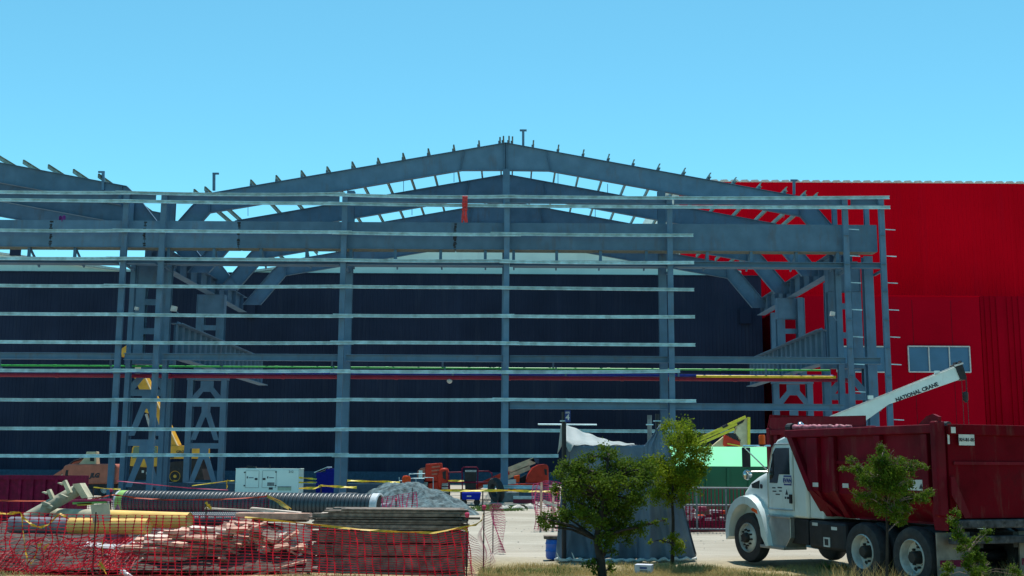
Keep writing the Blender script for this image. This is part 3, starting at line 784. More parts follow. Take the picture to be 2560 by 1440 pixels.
    for s_ in (1, -1):
        y = 1.035 * s_
        dr = MB().prism([V(-1.06, y, 1.17), V(-1.06, y, 1.88), V(-1.27, y, 2.40), V(-1.36, y, 2.50), V(-1.93, y, 2.50), V(-1.98, y, 2.44), V(-1.98, y, 1.17)], (0, .012 * s_, 0)).build('door', 'white_paint', t, bevel=.004, **L)
        out = [V(-1.06, y, 1.17), V(-1.06, y, 1.88), V(-1.27, y, 2.42), V(-1.36, y, 2.50), V(-1.93, y, 2.50), V(-1.98, y, 2.44), V(-1.98, y, 1.17), V(-1.06, y, 1.17)]
        MB().tube([p + V(0, .008 * s_, 0) for p in out], .022, 6).build('door_seal', 'aluminium', dr, **L)
        MB().prism([V(-1.13, y, 1.70), V(-1.13, y, 1.90), V(-1.30, y, 2.34), V(-1.38, y, 2.42), V(-1.88, y, 2.42), V(-1.88, y, 1.88), V(-1.48, y, 1.88), V(-1.42, y, 1.70)], (0, .018 * s_, 0)).build('door_glass', 'glass_dark', dr, **L)
        MB().box(-1.30, -1.26, y - .02, y + .025 * s_ if s_ > 0 else y + .02, 1.86, 2.3).build('vent_bar', 'chassis', dr, **L)
        MB().box(-1.95, -1.88, y, y + .05 * s_, 1.30, 1.48).build('handle', 'chassis', dr, **L) if s_ > 0 else MB().box(-1.95, -1.88, y + .05 * s_, y, 1.30, 1.48).build('handle', 'chassis', dr, **L)
        # mirror arm, mirrors
        mr = MB().tube([V(-1.15, 1.02 * s_, 2.47), V(-.72, 1.42 * s_, 2.47)], .02, 6).build('mirror_arm', 'mirror_chrome', t, **L)
        MB().tube([V(-1.08, 1.02 * s_, 1.92), V(-.72, 1.40 * s_, 2.44)], .014, 6).build('brace', 'mirror_chrome', mr, **L)
        MB().tube([V(-1.02, 1.02 * s_, 1.93), V(-.74, 1.38 * s_, 1.93)], .014, 6).build('brace', 'mirror_chrome', mr, **L)
        MB().box(-.74, -.66, 1.34 * s_ - .09, 1.34 * s_ + .09, 2.02, 2.44).build('mirror', 'chassis', mr, bevel=.02, **L)
        MB().lathe([(.001, 0), (.10, .0), (.11, .03), (.06, .07), (.001, .08)], V(-.72, 1.32 * s_, 1.86), (1, 0, 0), 14).build('convex_mirror', 'mirror_chrome', mr, smooth=True, **L)
    # rear cab window strip, roof gear
    MB().lathe([(.07, 0), (.07, .17), (.055, .2), (.001, .2)], V(-1.02, 1.14, 2.50), (0, 0, 1), 12).build('beacon', 'amber', t, smooth=40, **L)
    MB().lathe([(.05, -.03), (.065, 0), (.001, 0)], V(-1.02, 1.14, 2.49), (0, 0, 1), 12).build('beacon_base', 'chassis', t, **L)
    MB().lathe([(.001, -.07), (.09, -.06), (.13, 0), (.12, .05), (.001, .055)], V(-1.95, .80, 2.83), (.6, .75, .1), 14).build('work_lamp', 'mirror_chrome', t, smooth=True, **L)
    MB().cyl((-2.0, .8, 2.62), (-1.97, .8, 2.80), .025, 8).build('lamp_bracket', 'chassis', t, **L)
    for y in (-.6, -.3, 0, .3, .6): MB().box(-1.56, -1.44, y - .05, y + .05, 2.655, 2.70).build('marker_lamp', 'amber', t, bevel=.01, **L)
    # step box
    st = MB().prism([V(-.90, .62, .40), V(-1.72, .62, .40), V(-1.92, .62, .62), V(-1.92, .62, 1.0), V(-1.18, .62, 1.0)], (0, .48, 0)).build('step_box', 'aluminium', t, bevel=.01, **L)
    MB().box(-1.74, -.86, .60, 1.16, .36, .42).build('tread', 'aluminium', st, bevel=.01, **L)
    MB().box(-1.95, -1.14, .60, 1.14, 1.0, 1.04).build('tread', 'aluminium', st, bevel=.01, **L)
    for o in [o for o in bpy.data.objects if o.name not in before and o.type == 'MESH']:
        for v in o.data.vertices: v.co.x += .34
    # ---------------- dump body
    H = body_h; yo = 1.16
    def side(s_):
        m = MB().prism([V(-1.86, s_ * yo, H - .02), V(-2.55, s_ * yo, 1.55), V(-6.15, s_ * yo, 1.55), V(-6.15, s_ * yo, H - .02)], (0, -.05 * s_, 0))
        sdw = m.build('body_side', red, t, **L)
        MB().prism([V(-2.55, s_ * yo, 1.55), V(-2.95, s_ * .80, 1.12), V(-6.15, s_ * .80, 1.12), V(-6.15, s_ * yo, 1.55)], (0, -.03 * s_, -.03)).build('lower_slope', red, sdw, **L)
        MB().box(-6.2, -1.72, min(s_ * 1.12, s_ * 1.27), max(s_ * 1.12, s_ * 1.27), H - .15, H).build('top_rail', red, sdw, bevel=.015, **L)
        # slanted front edge post
        ring = [(-1.74, 1.26, H - .08), (-2.46, 1.26, 1.58), (-2.92, .90, 1.10)]
        for (xa_, ya_, za_), (xb_, yb_, zb_) in zip(ring[:-1], ring[1:]):
            MB().hexa([V(xa_, s_ * ya_, za_), V(xa_ - .17, s_ * ya_, za_), V(xb_ - .17, s_ * yb_, zb_), V(xb_, s_ * yb_, zb_), V(xa_, s_ * (ya_ - .12), za_), V(xa_ - .17, s_ * (ya_ - .12), za_), V(xb_ - .17, s_ * (yb_ - .12), zb_), V(xb_, s_ * (yb_ - .12), zb_)]).build('front_post', red, sdw, **L)
        for x, w_ in ((-2.62, .34), (-3.25, .16), (-4.62, .16), (-5.86, .16)):
            if x > -2.7: zt0 = H - .16
            else: zt0 = H - .16
            MB().box(x - w_ / 2, x + w_ / 2, min(s_ * 1.16, s_ * 1.25), max(s_ * 1.16, s_ * 1.25), 1.58, zt0).build('rib', red, sdw, bevel=.012, **L)
            MB().hexa([V(x - w_ / 2, s_ * 1.16, 1.55), V(x + w_ / 2, s_ * 1.16, 1.55), V(x + w_ / 2, s_ * .80, 1.10), V(x - w_ / 2, s_ * .80, 1.10),
                       V(x - w_ / 2, s_ * 1.25, 1.60), V(x + w_ / 2, s_ * 1.25, 1.60), V(x + w_ / 2, s_ * .92, 1.09), V(x - w_ / 2, s_ * .92, 1.09)]).build('rib', red, sdw, **L)
        MB().box(-5.78, -3.33, min(s_ * 1.162, s_ * 1.20), max(s_ * 1.162, s_ * 1.20), 2.10, 2.16).build('ledge', 'truck_red', sdw, **L)
        for x in (-2.72, -3.55): MB().box(x - .09, x + .09, s_ * 1.252 if x > -3 else s_ * 1.163, s_ * 1.258 if x > -3 else s_ * 1.17, 1.66, 1.74).build('reflector', 'plate_white', sdw, **L)
        # corner post with hinge lug
        MB().box(-6.24, -6.08, min(s_ * 1.10, s_ * 1.30), max(s_ * 1.10, s_ * 1.30), 1.25, H + .05).build('corner_post', red, sdw, bevel=.03, **L)
        MB().prism([V(-5.72, s_ * 1.17, H), V(-6.22, s_ * 1.17, H), V(-6.24, s_ * 1.17, H + .12), V(-6.10, s_ * 1.17, H + .17), V(-5.95, s_ * 1.17, H + .14)], (0, .06 * s_, 0)).build('hinge_lug', red, sdw, **L)
        MB().prism([V(-6.22, s_ * 1.12, 1.6), V(-6.22, s_ * 1.12, 1.02), V(-5.95, s_ * 1.12, 1.02), V(-5.9, s_ * 1.12, 1.3), V(-6.0, s_ * 1.12, 1.6)], (0, .05 * s_, 0)).build('rear_bracket', red, sdw, **L)
        MB().lathe([(.001, 0), (.06, 0), (.06, .02), (.001, .02)], V(-6.08, s_ * 1.175, 1.30), (0, s_, 0), 14).build('marker_lamp', 'amber', sdw, **L)
        fl = MB().box(-6.02, -5.99, min(s_ * .52, s_ * 1.20), max(s_ * .52, s_ * 1.20), .12, .98).build('mudflap', 'mudflap', t, **L)
        MB().box(-6.026, -6.022, min(s_ * .55, s_ * 1.16), max(s_ * .55, s_ * 1.16), .42, .53).build('stripe', 'maroon', fl, **L)
        return sdw
    s1 = side(1); side(-1)
    MB().prism([V(-1.86, -yo, H - .02), V(-2.55, -yo, 1.55), V(-2.95, -.8, 1.12), V(-2.95, .8, 1.12), V(-2.55, yo, 1.55), V(-1.86, yo, H - .02)], (-.05, 0, 0)).build('front_wall', red, t, **L)
    MB().box(-6.15, -2.95, -.8, .8, 1.08, 1.13).build('body_floor', red, t, **L)
    MB().box(-6.1, -2.4, -1.08, 1.08, 1.6, H - .35).build('load', 'rubble', t, **L)
    tg = MB().box(-6.26, -6.20, -1.09, 1.09, 1.22, H - .03).build('tailgate', 'truck_red_rear', t, **L)
    MB().box(-6.31, -6.262, -1.09, 1.09, H - .18, H).build('top_rail', 'truck_red_rear', tg, bevel=.015, **L)
    MB().box(-6.29, -6.262, -1.0, 1.0, 2.10, 2.15).build('band', 'truck_red', tg, **L)
    for s_ in (1, -1): MB().prism([V(-6.262, s_ * 1.09, 1.9), V(-6.262, s_ * 1.02, 1.9), V(-6.262, s_ * .72, 1.24), V(-6.262, s_ * .84, 1.22), V(-6.262, s_ * 1.09, 1.6)], (-.04, 0, 0)).build('gusset', 'truck_red', tg, **L)
    MB().box(-6.34, -6.18, -1.0, 1.0, 1.06, 1.20).build('rear_beam', 'chassis_dusty', t, bevel=.02, **L)
    MB().box(-6.30, -6.16, -1.1, 1.1, .80, .93).build('rear_bumper', 'chassis_dusty', t, bevel=.02, **L)
    # rolled tarp along the left top rail
    pts = [V(-1.78 - 1.9 * k / 24, 1.08 + .03 * math.sin(k * 1.7), H + .06 - .04 * (k / 24) + .012 * math.sin(k * 2.9)) for k in range(25)]
    MB().tube(pts, [.03 + .016 * abs(math.sin(k * 1.3)) + .015 * (1 - k / 24) for k in range(25)], 8).build('rolled_tarp', 'pink_tarp', t, smooth=True, **L)
    MB().tube([V(-1.62, 1.1, H + .06), V(-1.80, 1.1, H + .06)], .085, 10).build('tarp_end', 'chassis', t, **L)
    if visor:
        MB().prism([V(-6.1, -1.25, H + .42), V(-6.1, 1.25, H + .42), V(-6.3, 1.25, H - .1), V(-6.3, -1.25, H - .1)], (.04, 0, 0)).build('raised_tailboard', 'truck_red', t, **L)
        MB().prism([V(-6.15, -1.24, H), V(-2.0, -1.24, H), V(-2.0, -1.24, H + .26), V(-6.15, -1.24, H + .34)], (0, .05, 0)).build('side_board', 'truck_red', t, **L)
    if lettered:
        LEFT = Matrix.Rotation(math.pi, 4, 'Z') @ FRONT          # reads from the +y side
        sg = MB().box(-1.59, -1.32, 1.048, 1.054, 1.66, 1.86).build('door_sign', 'ink_blue', t, **L)
        MB().box(-1.575, -1.335, 1.0545, 1.0555, 1.69, 1.83).build('sign_field', 'plate_white', sg, **L)
        text('EVAN', .12, 'ink_blue', sg, (-1.455, 1.057, 1.755), LEFT, bold=.004)
        for (x, z, wd) in ((-.94, 1.60, .12), (-1.16, 1.61, .16), (-.96, 1.53, .14), (-1.18, 1.54, .10), (-1.08, 1.47, .16)):
            MB().box(x - wd / 2, x + wd / 2, 1.048, 1.051, z - .012, z + .012).build('small_print', 'ink', t, **L)
        MB().prism([V(-1.36, 1.048, 1.47), V(-1.46, 1.048, 1.47), V(-1.41, 1.048, 1.58)], (0, .003, 0)).build('emblem', 'ink', t, **L)
        for (x, wd) in ((-1.36, .05), (-1.49, .16)): MB().box(x - wd / 2, x + wd / 2, 1.048, 1.051, 1.385, 1.43).build('small_print', 'ink', t, **L)
        pl = MB().box(-5.72, -5.28, 1.163, 1.169, 1.66, 1.84).build('company_plate', 'plate_white', t, **L)
        MB().box(-5.45, -5.32, 1.1692, 1.172, 1.78, 1.80).build('small_print', 'ink', pl, **L); MB().box(-5.48, -5.31, 1.1692, 1.172, 1.70, 1.715).build('small_print', 'ink', pl, **L)
        MB().prism([V(-5.60, 1.1692, 1.69), V(-5.70, 1.1692, 1.69), V(-5.66, 1.1692, 1.78), V(-5.63, 1.1692, 1.74)], (0, .002, 0)).build('emblem', 'ink', pl, **L)
        REAR = Matrix.Rotation(-math.pi / 2, 4, 'Z') @ FRONT
        np_ = MB().box(-6.318, -6.313, .58, .90, 2.42, 2.60).build('number_plate', 'plate_white', t, **L)
        text('RH-81-05', .078, 'ink', np_, (-6.321, .74, 2.51), REAR, bold=.002)
        MB().box(-6.32, -6.312, .96, 1.05, 2.62, 2.72).build('label_plate', 'plate_white', t, **L)
        MB().box(-6.27, -6.263, 1.05, 1.088, 2.44, 2.60).build('label_plate', 'plate_white', t, **L)
    return t
mat('chassis_dusty', (.05, .05, .06), .8, var=.4, scale=8, dirt=(.16, .14, .14), dscale=6)
dump_truck('white cab dump truck with dark red tipping body parked in the right foreground', (6.16, 25.4, 0), math.atan2(.94, -.34))
hdg = Vector((.37, -.93)).normalized()
p0 = Vector((WX(1985, 1060, 33.0), 33.0)); org = p0 + hdg * 6.2
dump_truck('taller red tipper body showing over the near truck, under the white crane boom', (org.x + .35, org.y + .2, 0), math.atan2(hdg.y, hdg.x), 3.05, False, 'truck_red', True)

# ================================================================== CRANE TRUCK (white boom)
YCR = 44.0
ct = thing('crane_truck', 'boom truck with a white telescopic crane boom raised over the red tippers', 'crane truck', (WX(2080, 1100, YCR), YCR, 0))
bt = [(2040, 1060), (2052, 1052), (2386, 918), (2398, 926), (2404, 942), (2396, 950), (2222, 1011), (2170, 1048), (2150, 1062)]
bm_ = MB(); pxprism(bm_, bt, YCR, .42); boom = bm_.build('boom', 'white_paint', ct, bevel=.01)
m = MB(); pxprism(m, [(2150, 1062), (2040, 1060), (2046, 1175), (2140, 1180)], YCR + .02, .38); m.build('boom_foot', 'white_paint', ct)
MB().bar(W(2052, 1051, YCR - .02), W(2384, 917, YCR - .02), .05, .04).build('boom_edge', 'frame_white', boom)
m = MB(); pxprism(m, [(2388, 912), (2402, 905), (2408, 915), (2417, 944), (2412, 950), (2402, 948), (2394, 930)], YCR - .06, .55); hd_ = m.build('boom_head', 'chassis', ct)
MB().bar(W(2386, 915, YCR - .08), W(2408, 908, YCR - .08), .04, .06).build('sheave_plate', 'frame_white', hd_)
m = MB(); pxprism(m, [(2388, 912), (2390, 905), (2400, 908), (2403, 901), (2407, 912)], YCR, .3); m.build('sheave', 'chassis', hd_)
for x, yb in ((2404, 1068), (2414, 995), (2416, 1068)):
    a = W(x, 945, YCR); b = W(x, yb, YCR); MB().cyl((a.x, YCR, a.z), (a.x, YCR, b.z), .012, 5).build('cable', 'chassis', ct)
p = W(2414, 993, YCR); MB().lathe([(.02, .22), (.10, .18), (.10, -.1), (.04, -.2), (.001, -.22)], p, (0, 0, 1), 10).build('hook_block', 'chassis', ct, smooth=40)
for (x, y) in ((2343, 928), (2177, 990)):
    p = W(x, y, YCR); MB().box(p.x - .09, p.x + .09, YCR - .03, YCR + .1, p.z - .12, p.z + .02).build('lug', 'white_paint', boom)
q0, q1 = W(2240, 1002, YCR - .012), W(2345, 961, YCR - .012)
ang = math.atan2(q1.z - q0.z, q1.x - q0.x)
mid = (q0 + q1) / 2 - ct.location; mid.z += .015
tx = text('NATIONAL CRANE', .205, 'ink', ct, (mid.x, YCR - .008 - ct.location.y, mid.z), FRONT @ Matrix.Rotation(ang, 4, 'Z'), bold=.008, sx=1.0)
tx.scale = (tx.scale[0] * ((q1 - q0).length / max(.01, tx.dimensions.x / tx.scale[0])), tx.scale[1], tx.scale[2])
L_ = ct.location
MB().box(L_.x - 1.0, L_.x + 7.2, YCR - .9, YCR + 1.4, 1.0, 1.25).build('deck', 'chassis', ct)
MB().cyl((L_.x + .2, YCR + .25, 1.25), (L_.x + .2, YCR + .25, 2.2), .4, 14).build('pedestal', 'white_paint', ct)
for dx in (0, 1.3, 5.8):
    for dy, s_ in ((-.9, -1), (1.4, 1)):
        wheel(ct, dx + .2, dy, s_, 'rear')

# ================================================================== WHITE PICKUP BEHIND THE TRUCK CAB
YPU = 46.0; xp = WX(1934, 1170, YPU)
pu = thing('pickup_truck', 'white pickup with an amber roof lamp glimpsed behind the dump truck cab', 'pickup', (xp, YPU, 0)); L = dict(local=True)
MB().prism([V(-.92, 0, .5), V(.92, 0, .5), V(.92, 0, 1.2), V(.80, 0, 1.28), V(-.80, 0, 1.28), V(-.92, 0, 1.2)], (0, 5.0, 0)).build('body', 'white_paint', pu, bevel=.05, **L)
cab_ = MB().hexa([V(-.86, 1.3, 1.28), V(.86, 1.3, 1.28), V(.86, 3.2, 1.28), V(-.86, 3.2, 1.28), V(-.68, 2.0, 2.25), V(.68, 2.0, 2.25), V(.68, 3.0, 2.25), V(-.68, 3.0, 2.25)]).build('cab', 'white_paint', pu, bevel=.05, **L)
MB().prism([V(-.76, 1.33, 1.36), V(.76, 1.33, 1.36), V(.62, 1.90, 2.15), V(-.62, 1.90, 2.15)], (0, -.03, .02)).build('windshield', 'glass_dark', pu, **L)
MB().box(-.6, .6, -.04, 0, .75, 1.1).build('grille', 'chassis', pu, **L)
MB().lathe([(.10, 0), (.10, .08), (.05, .13), (.001, .13)], V(.15, 2.2, 2.25), (0, 0, 1), 10).build('beacon', 'amber', pu, **L)
for x in (-.75, .75): MB().box(x - .13, x + .13, -.03, 0, .92, 1.12).build('headlight', 'mirror_chrome', pu, **L)
for y in (.9, 4.0):
    for s_ in (1, -1):
        w_ = MB().lathe([(.001, -.22), (.3, -.22), (.38, -.18), (.38, -.04), (.3, 0), (.2, 0), (.19, -.04), (.001, -.04)], V(s_ * .95, y, .38), (s_, 0, 0), 20).build('wheel', 'tyre', pu, smooth=40, **L)
# ================================================================== GREEN BIN + YELLOW LIFT
YGN = 42.0
gb = thing('green_bin', 'large green bin with a sloping cover coloured bright as if sunlit behind the steel railing', 'skip', (WX(1780, 1200, YGN), YGN, 0))
xa, xb = WX(1640, 1180, YGN), WX(2000, 1180, YGN); zA = WZ(1780, 1166, YGN)
MB().box(xa, xb, YGN, YGN + 3, .25, zA).build('bin_body', 'green_paint', gb)
MB().prism([V(xa, YGN - .02, zA + .004), V(xa, YGN + .62, zA + .72), V(xa, YGN + 3, zA + .72), V(xa, YGN + 3, zA + .004)], (xb - xa, 0, 0)).build('sloped_cover', 'green_sunlit', gb)
for i in range(7):
    x = xa + .3 + (xb - xa - .6) * i / 6; MB().box(x - .05, x + .05, YGN - .06, YGN - .003, .25, zA - .05).build('side_post', 'green_paint', gb)
MB().box(xa, xb, YGN + .1, YGN + 2.9, 0, .25).build('skid', 'chassis', gb)

YLF = 52.0
yl = thing('yellow_lift', 'boom lift with yellow parallel arms and cream plate above the green bin', 'boom lift', (WX(1800, 1150, YLF), YLF, 0))
m = MB(); pxprism(m, [(1822, 1062), (1862, 1044), (1873, 1046), (1873, 1160), (1840, 1160), (1852, 1100), (1838, 1082), (1842, 1068)], YLF, .35); m.build('end_plate', 'cream', yl)
m = MB(); pxprism(m, [(1775, 1120), (1810, 1091), (1815, 1120)], YLF + .1, .3); m.build('gusset_plate', 'cream', yl)
for a, b in (((1712, 1116), (1842, 1060)), ((1722, 1122), (1836, 1072)), ((1820, 1062), (1864, 1042)), ((1872, 1043), (1872, 1160)), ((1715, 1112), (1806, 1070))):
    MB().bar(W(*a, YLF - .08), W(*b, YLF - .08), .12, .10, (0, 1, 0)).build('arm', 'lift_yellow', yl)
m = MB(); pxprism(m, [(1796, 1070), (1818, 1060), (1816, 1067), (1798, 1076)], YLF - .12, .2); m.build('pivot_block', 'chassis', yl)
m = MB(); pxprism(m, [(1836, 1062), (1862, 1048), (1858, 1056), (1830, 1072)], YLF - .12, .1); m.build('link_slot', 'chassis', yl)
m = MB(); pxprism(m, [(1811, 1090), (1815, 1087), (1832, 1097), (1850, 1104), (1851, 1116), (1822, 1114), (1813, 1117), (1809, 1112)], YLF - .1, .3); m.build('counterweight', 'jlg_red', yl, bevel=.02)
m = MB(); pxprism(m, [(1818, 1085), (1838, 1084), (1850, 1103), (1833, 1096)], YLF - .05, .3); m.build('cover_plate', 'chassis', yl)
MB().bar(W(1818, 1109, YLF - .12), W(1850, 1115, YLF - .12), .03, .05).build('stripe', 'lift_yellow', yl)
MB().box(yl.location.x - 1.2, yl.location.x + 1.4, YLF - .6, YLF + 1.2, .5, 1.9).build('base_unit', 'lift_yellow', yl, bevel=.05)
for dx in (-.8, 1.0):
    MB().lathe([(.001, 0), (.45, 0), (.5, .06), (.5, .24), (.45, .3), (.001, .3)], V(yl.location.x + dx, YLF - .65, .5), (0, -1, 0), 18).build('wheel', 'tyre', yl, smooth=40)

# ================================================================== BOOM LIFTS AND CRANE INSIDE THE HALL
def small_wheel(par, x, Y, r, wd, rimm='rim', name='wheel'):
    w_ = MB().lathe([(.55 * r, 0), (.9 * r, 0), (r, -wd * .15), (r, -wd * .85), (.9 * r, -wd), (.55 * r, -wd)], V(x, Y, r), (0, -1, 0), 24, True).build(name, 'tyre', par, smooth=40)
    MB().lathe([(.56 * r, -wd * .5), (.56 * r, -.02), (.5 * r, -.04), (.45 * r, -.12), (.2 * r, -.12), (.16 * r, -.02), (.001, -.02)], V(x, Y, r), (0, -1, 0), 18).build('rim', rimm, w_, smooth=40)
    return w_
def lift_base(par, x0, x1, Y, mt):
    MB().box(x0, x1, Y, Y + 1.6, .45, .85).build('chassis_frame', mt, par, bevel=.04)
    for x in (x0 + .2, x1 - .2):
        small_wheel(par, x, Y - .02, .42, .32); small_wheel(par, x, Y + 1.9, .42, .32)
YJ = 66.0
# left: faded salmon lift
lj = thing('boom_lift', 'faded salmon boom lift with black letters at the left', 'boom lift', (WX(215, 1200, YJ), YJ, 0), group=None)
m = MB(); pxprism(m, [(156, 1206), (155, 1175), (161, 1164), (172, 1160), (279, 1160), (284, 1166), (284, 1210), (168, 1211)], YJ, 1.7); m.build('counterweight', 'jlg_salmon', lj, bevel=.07)
m = MB(); pxprism(m, [(165, 1175), (171, 1175), (169, 1192), (162, 1190)], YJ - .01, .05); m.build('recess', 'cab_gap', lj)
m = MB(); pxprism(m, [(216, 1129), (239, 1129), (241, 1162), (195, 1162), (206, 1150), (212, 1143)], YJ + .5, .6); m.build('turret', 'cream', lj, bevel=.03)
m = MB(); pxprism(m, [(225, 1142), (235, 1142), (235, 1153), (225, 1153)], YJ + .47, .05); m.build('recess', 'cab_gap', lj)
MB().bar(W(120, 1204, YJ + .9), W(210, 1146, YJ + .9), .35, .22).build('lower_boom', 'jlg_salmon', lj)
MB().bar(W(128, 1206, YJ + .7), W(214, 1152, YJ + .7), .12, .10).build('boom_link', 'cream', lj)
MB().tube([W(212, 1144, YJ + .6), W(195, 1150, YJ + .6), W(186, 1152, YJ + .6), W(175, 1160, YJ + .6)], .05, 6).build('hose', 'chassis', lj)
lift_base(lj, WX(150, 1200, YJ), WX(270, 1200, YJ), YJ + .1, 'chassis')
p = W(236, 1189, YJ - .03) - lj.location
text('JLG', .34, 'ink', lj, (p.x, p.y, p.z), FRONT, bold=.02, shear=.25)
# middle lift seen from the rear
lm = thing('boom_lift', 'dark orange boom lift seen end on beside the gravel heap', 'boom lift', (WX(1085, 1230, 65), 65, 0))
m = MB(); pxprism(m, [(1064, 1160), (1080, 1159), (1101, 1157), (1103, 1160), (1103, 1205), (1062, 1212)], 65, 1.2); m.build('engine_hood', 'jlg_red', lm, bevel=.04)
for yy in (1166, 1175, 1184): 
    m = MB(); pxprism(m, [(1079, yy), (1100, yy - 2), (1100, yy + 2), (1079, yy + 4)], 64.97, .05); m.build('louvre', 'jlg_salmon', lm)
m = MB(); pxprism(m, [(1095, 1222), (1093, 1185), (1099, 1173), (1108, 1169), (1117, 1171), (1120, 1182), (1119, 1221)], 64.8, 1.5); m.build('tank_cover', 'jlg_red', lm, bevel=.10, smooth=50)
m = MB(); pxprism(m, [(1106, 1180), (1115, 1176), (1115, 1200), (1107, 1196)], 64.78, .05); m.build('recess', 'cab_gap', lm)
m = MB(); pxprism(m, [(1042, 1198), (1043, 1178), (1052, 1170), (1064, 1168), (1064, 1200)], 65.1, 1.2); m.build('side_cover', 'jlg_salmon', lm, bevel=.06)
m = MB(); pxprism(m, [(1046, 1196), (1047, 1176), (1056, 1176), (1056, 1197)], 65.07, .05); m.build('white_panel', 'gen_white', lm)
MB().box(WX(1058, 1220, 65), WX(1120, 1220, 65), 65, 66.5, .5, 1.0).build('chassis_frame', 'jlg_red', lm)
for x in (1114, 1060): 
    X = WX(x, 1235, 64.9)
    w_ = MB().lathe([(.25, 0), (.42, 0), (.46, -.06), (.46, -.4), (.42, -.46), (.25, -.46)], V(X + .23, 65.0, .46), (1, 0, 0), 22, True).build('wheel', 'tyre', lm, smooth=40)
    tr = MB()
    for k in range(16):
        a = 2 * math.pi * k / 16; tr.box(-.2, .2, -.05, .05, -.02, .02); st_ = len(tr.v) - 8
        Mx = Matrix.Translation((X, 65.0, .46)) @ Matrix.Rotation(a, 4, 'X') @ Matrix.Translation((0, 0, .47)); tr.rot(Mx, st_)
    tr.build('tread', 'stone', w_)
for pts in ([(1023, 1185), (1062, 1184), (1062, 1196), (1023, 1196), (1023, 1185)], [(1023, 1196), (1023, 1215)], [(1040, 1196), (1040, 1216)], [(998, 1193), (998, 1202), (1020, 1202)], [(1060, 1194), (1083, 1194), (1083, 1235)]):
    MB().tube([W(x, y, 64.6) for x, y in pts], .025, 6).build('guard_rail', 'galv', lm)
m = MB(); pxprism(m, [(1028, 1197), (1060, 1197), (1058, 1216), (1030, 1216)], 64.7, .9); m.build('work_platform', 'navy_plinth', lm)
# right lift
lr_ = thing('boom_lift', 'bright red boom lift with cream boom right of the middle post', 'boom lift', (WX(1320, 1230, 66), 66, 0))
m = MB(); pxprism(m, [(1313, 1207), (1320, 1186), (1330, 1170), (1345, 1162), (1366, 1160), (1371, 1166), (1372, 1203), (1366, 1208)], 65.6, 1.8); m.build('counterweight', 'jlg_red', lr_, bevel=.09, smooth=50)
m = MB(); pxprism(m, [(1360, 1172), (1367, 1173), (1368, 1188), (1362, 1187)], 65.58, .05); m.build('recess', 'cab_gap', lr_)
m = MB(); pxprism(m, [(1284, 1190), (1300, 1187), (1298, 1206), (1286, 1205)], 65.7, .8); m.build('valve_cover', 'jlg_orange', lr_, bevel=.04)
m = MB(); pxprism(m, [(1298, 1196), (1316, 1186), (1314, 1208), (1300, 1208)], 66.2, .8); m.build('engine_bay', 'cab_gap', lr_)
for a, b, wd in (((1262, 1180), (1336, 1151), .36), ((1262, 1194), (1325, 1168), .28)): MB().bar(W(*a, 66.4), W(*b, 66.4), .4, wd).build('boom', 'cream', lr_)
m = MB(); pxprism(m, [(1323, 1150), (1336, 1144), (1348, 1147), (1347, 1160), (1340, 1157)], 66.2, .5); m.build('boom_elbow', 'navy_plinth', lr_)
MB().bar(W(1180, 1222, 66.1), W(1272, 1180, 66.1), .30, .26).build('jib', 'jlg_red', lr_)
MB().bar(W(1190, 1224, 66.0), W(1266, 1190, 66.0), .14, .12).build('jib_link', 'jlg_salmon', lr_)
lift_base(lr_, WX(1258, 1220, 66), WX(1372, 1220, 66), 66.0, 'jlg_orange')
m = MB(); pxprism(m, [(1238, 1202), (1290, 1198), (1290, 1210), (1236, 1212)], 65.2, .3); m.build('white_panel', 'frame_white', lr_)
# work platform basket between the lifts
bk = thing('lift_basket', 'dark red railed lift basket with black back panel between the lifts', 'lift basket', (WX(1175, 1225, 64.4), 64.4, WZ(1175, 1226, 64.4)))
for pts in ([(1156, 1224), (1155, 1172), (1159, 1168), (1192, 1168), (1195, 1172), (1194, 1224)], [(1122, 1181), (1156, 1180)], [(1194, 1178), (1222, 1178), (1230, 1184)], [(1122, 1205), (1228, 1206)], [(1122, 1181), (1122, 1224)], [(1230, 1184), (1230, 1224)], [(1120, 1224), (1232, 1224)]):
    MB().tube([W(x, y, 64.4) for x, y in pts], .035, 6).build('rail', 'maroon', bk)
    if len(pts) == 2: MB().tube([W(x, y, 65.4) for x, y in pts], .035, 6).build('rail', 'maroon', bk)
m = MB(); pxprism(m, [(1161, 1178), (1191, 1178), (1190, 1224), (1163, 1224)], 64.45, .06); m.build('back_panel', 'chassis', bk)
m = MB(); pxprism(m, [(1163, 1175), (1191, 1175), (1191, 1180), (1163, 1180)], 64.40, .04); m.build('control_box', 'sheet_metal', bk)
MB().box(WX(1120, 1224, 64.4), WX(1232, 1224, 64.4), 64.4, 65.4, bk.location.z - .06, bk.location.z).build('floor_plate', 'maroon', bk)
MB().box(WX(1150, 1224, 64.4), WX(1200, 1224, 64.4), 64.7, 65.2, 0, bk.location.z - .06).build('support', 'chassis', bk)
# orange drum on the heap side
p = W(1016, 1200, 62.5); o = MB().lathe([(.001, -.32), (.2, -.3), (.24, -.1), (.24, .1), (.17, .22), (.001, .24)], p, (0, 0, 1), 14)
od = tag(o.build('orange_drum', 'jlg_orange', smooth=40), 'bright orange drum on a stand behind the gravel heap', 'drum')
MB().box(p.x - .25, p.x + .25, 62.3, 62.7, 0, p.z - .32).build('stand', 'chassis', od)
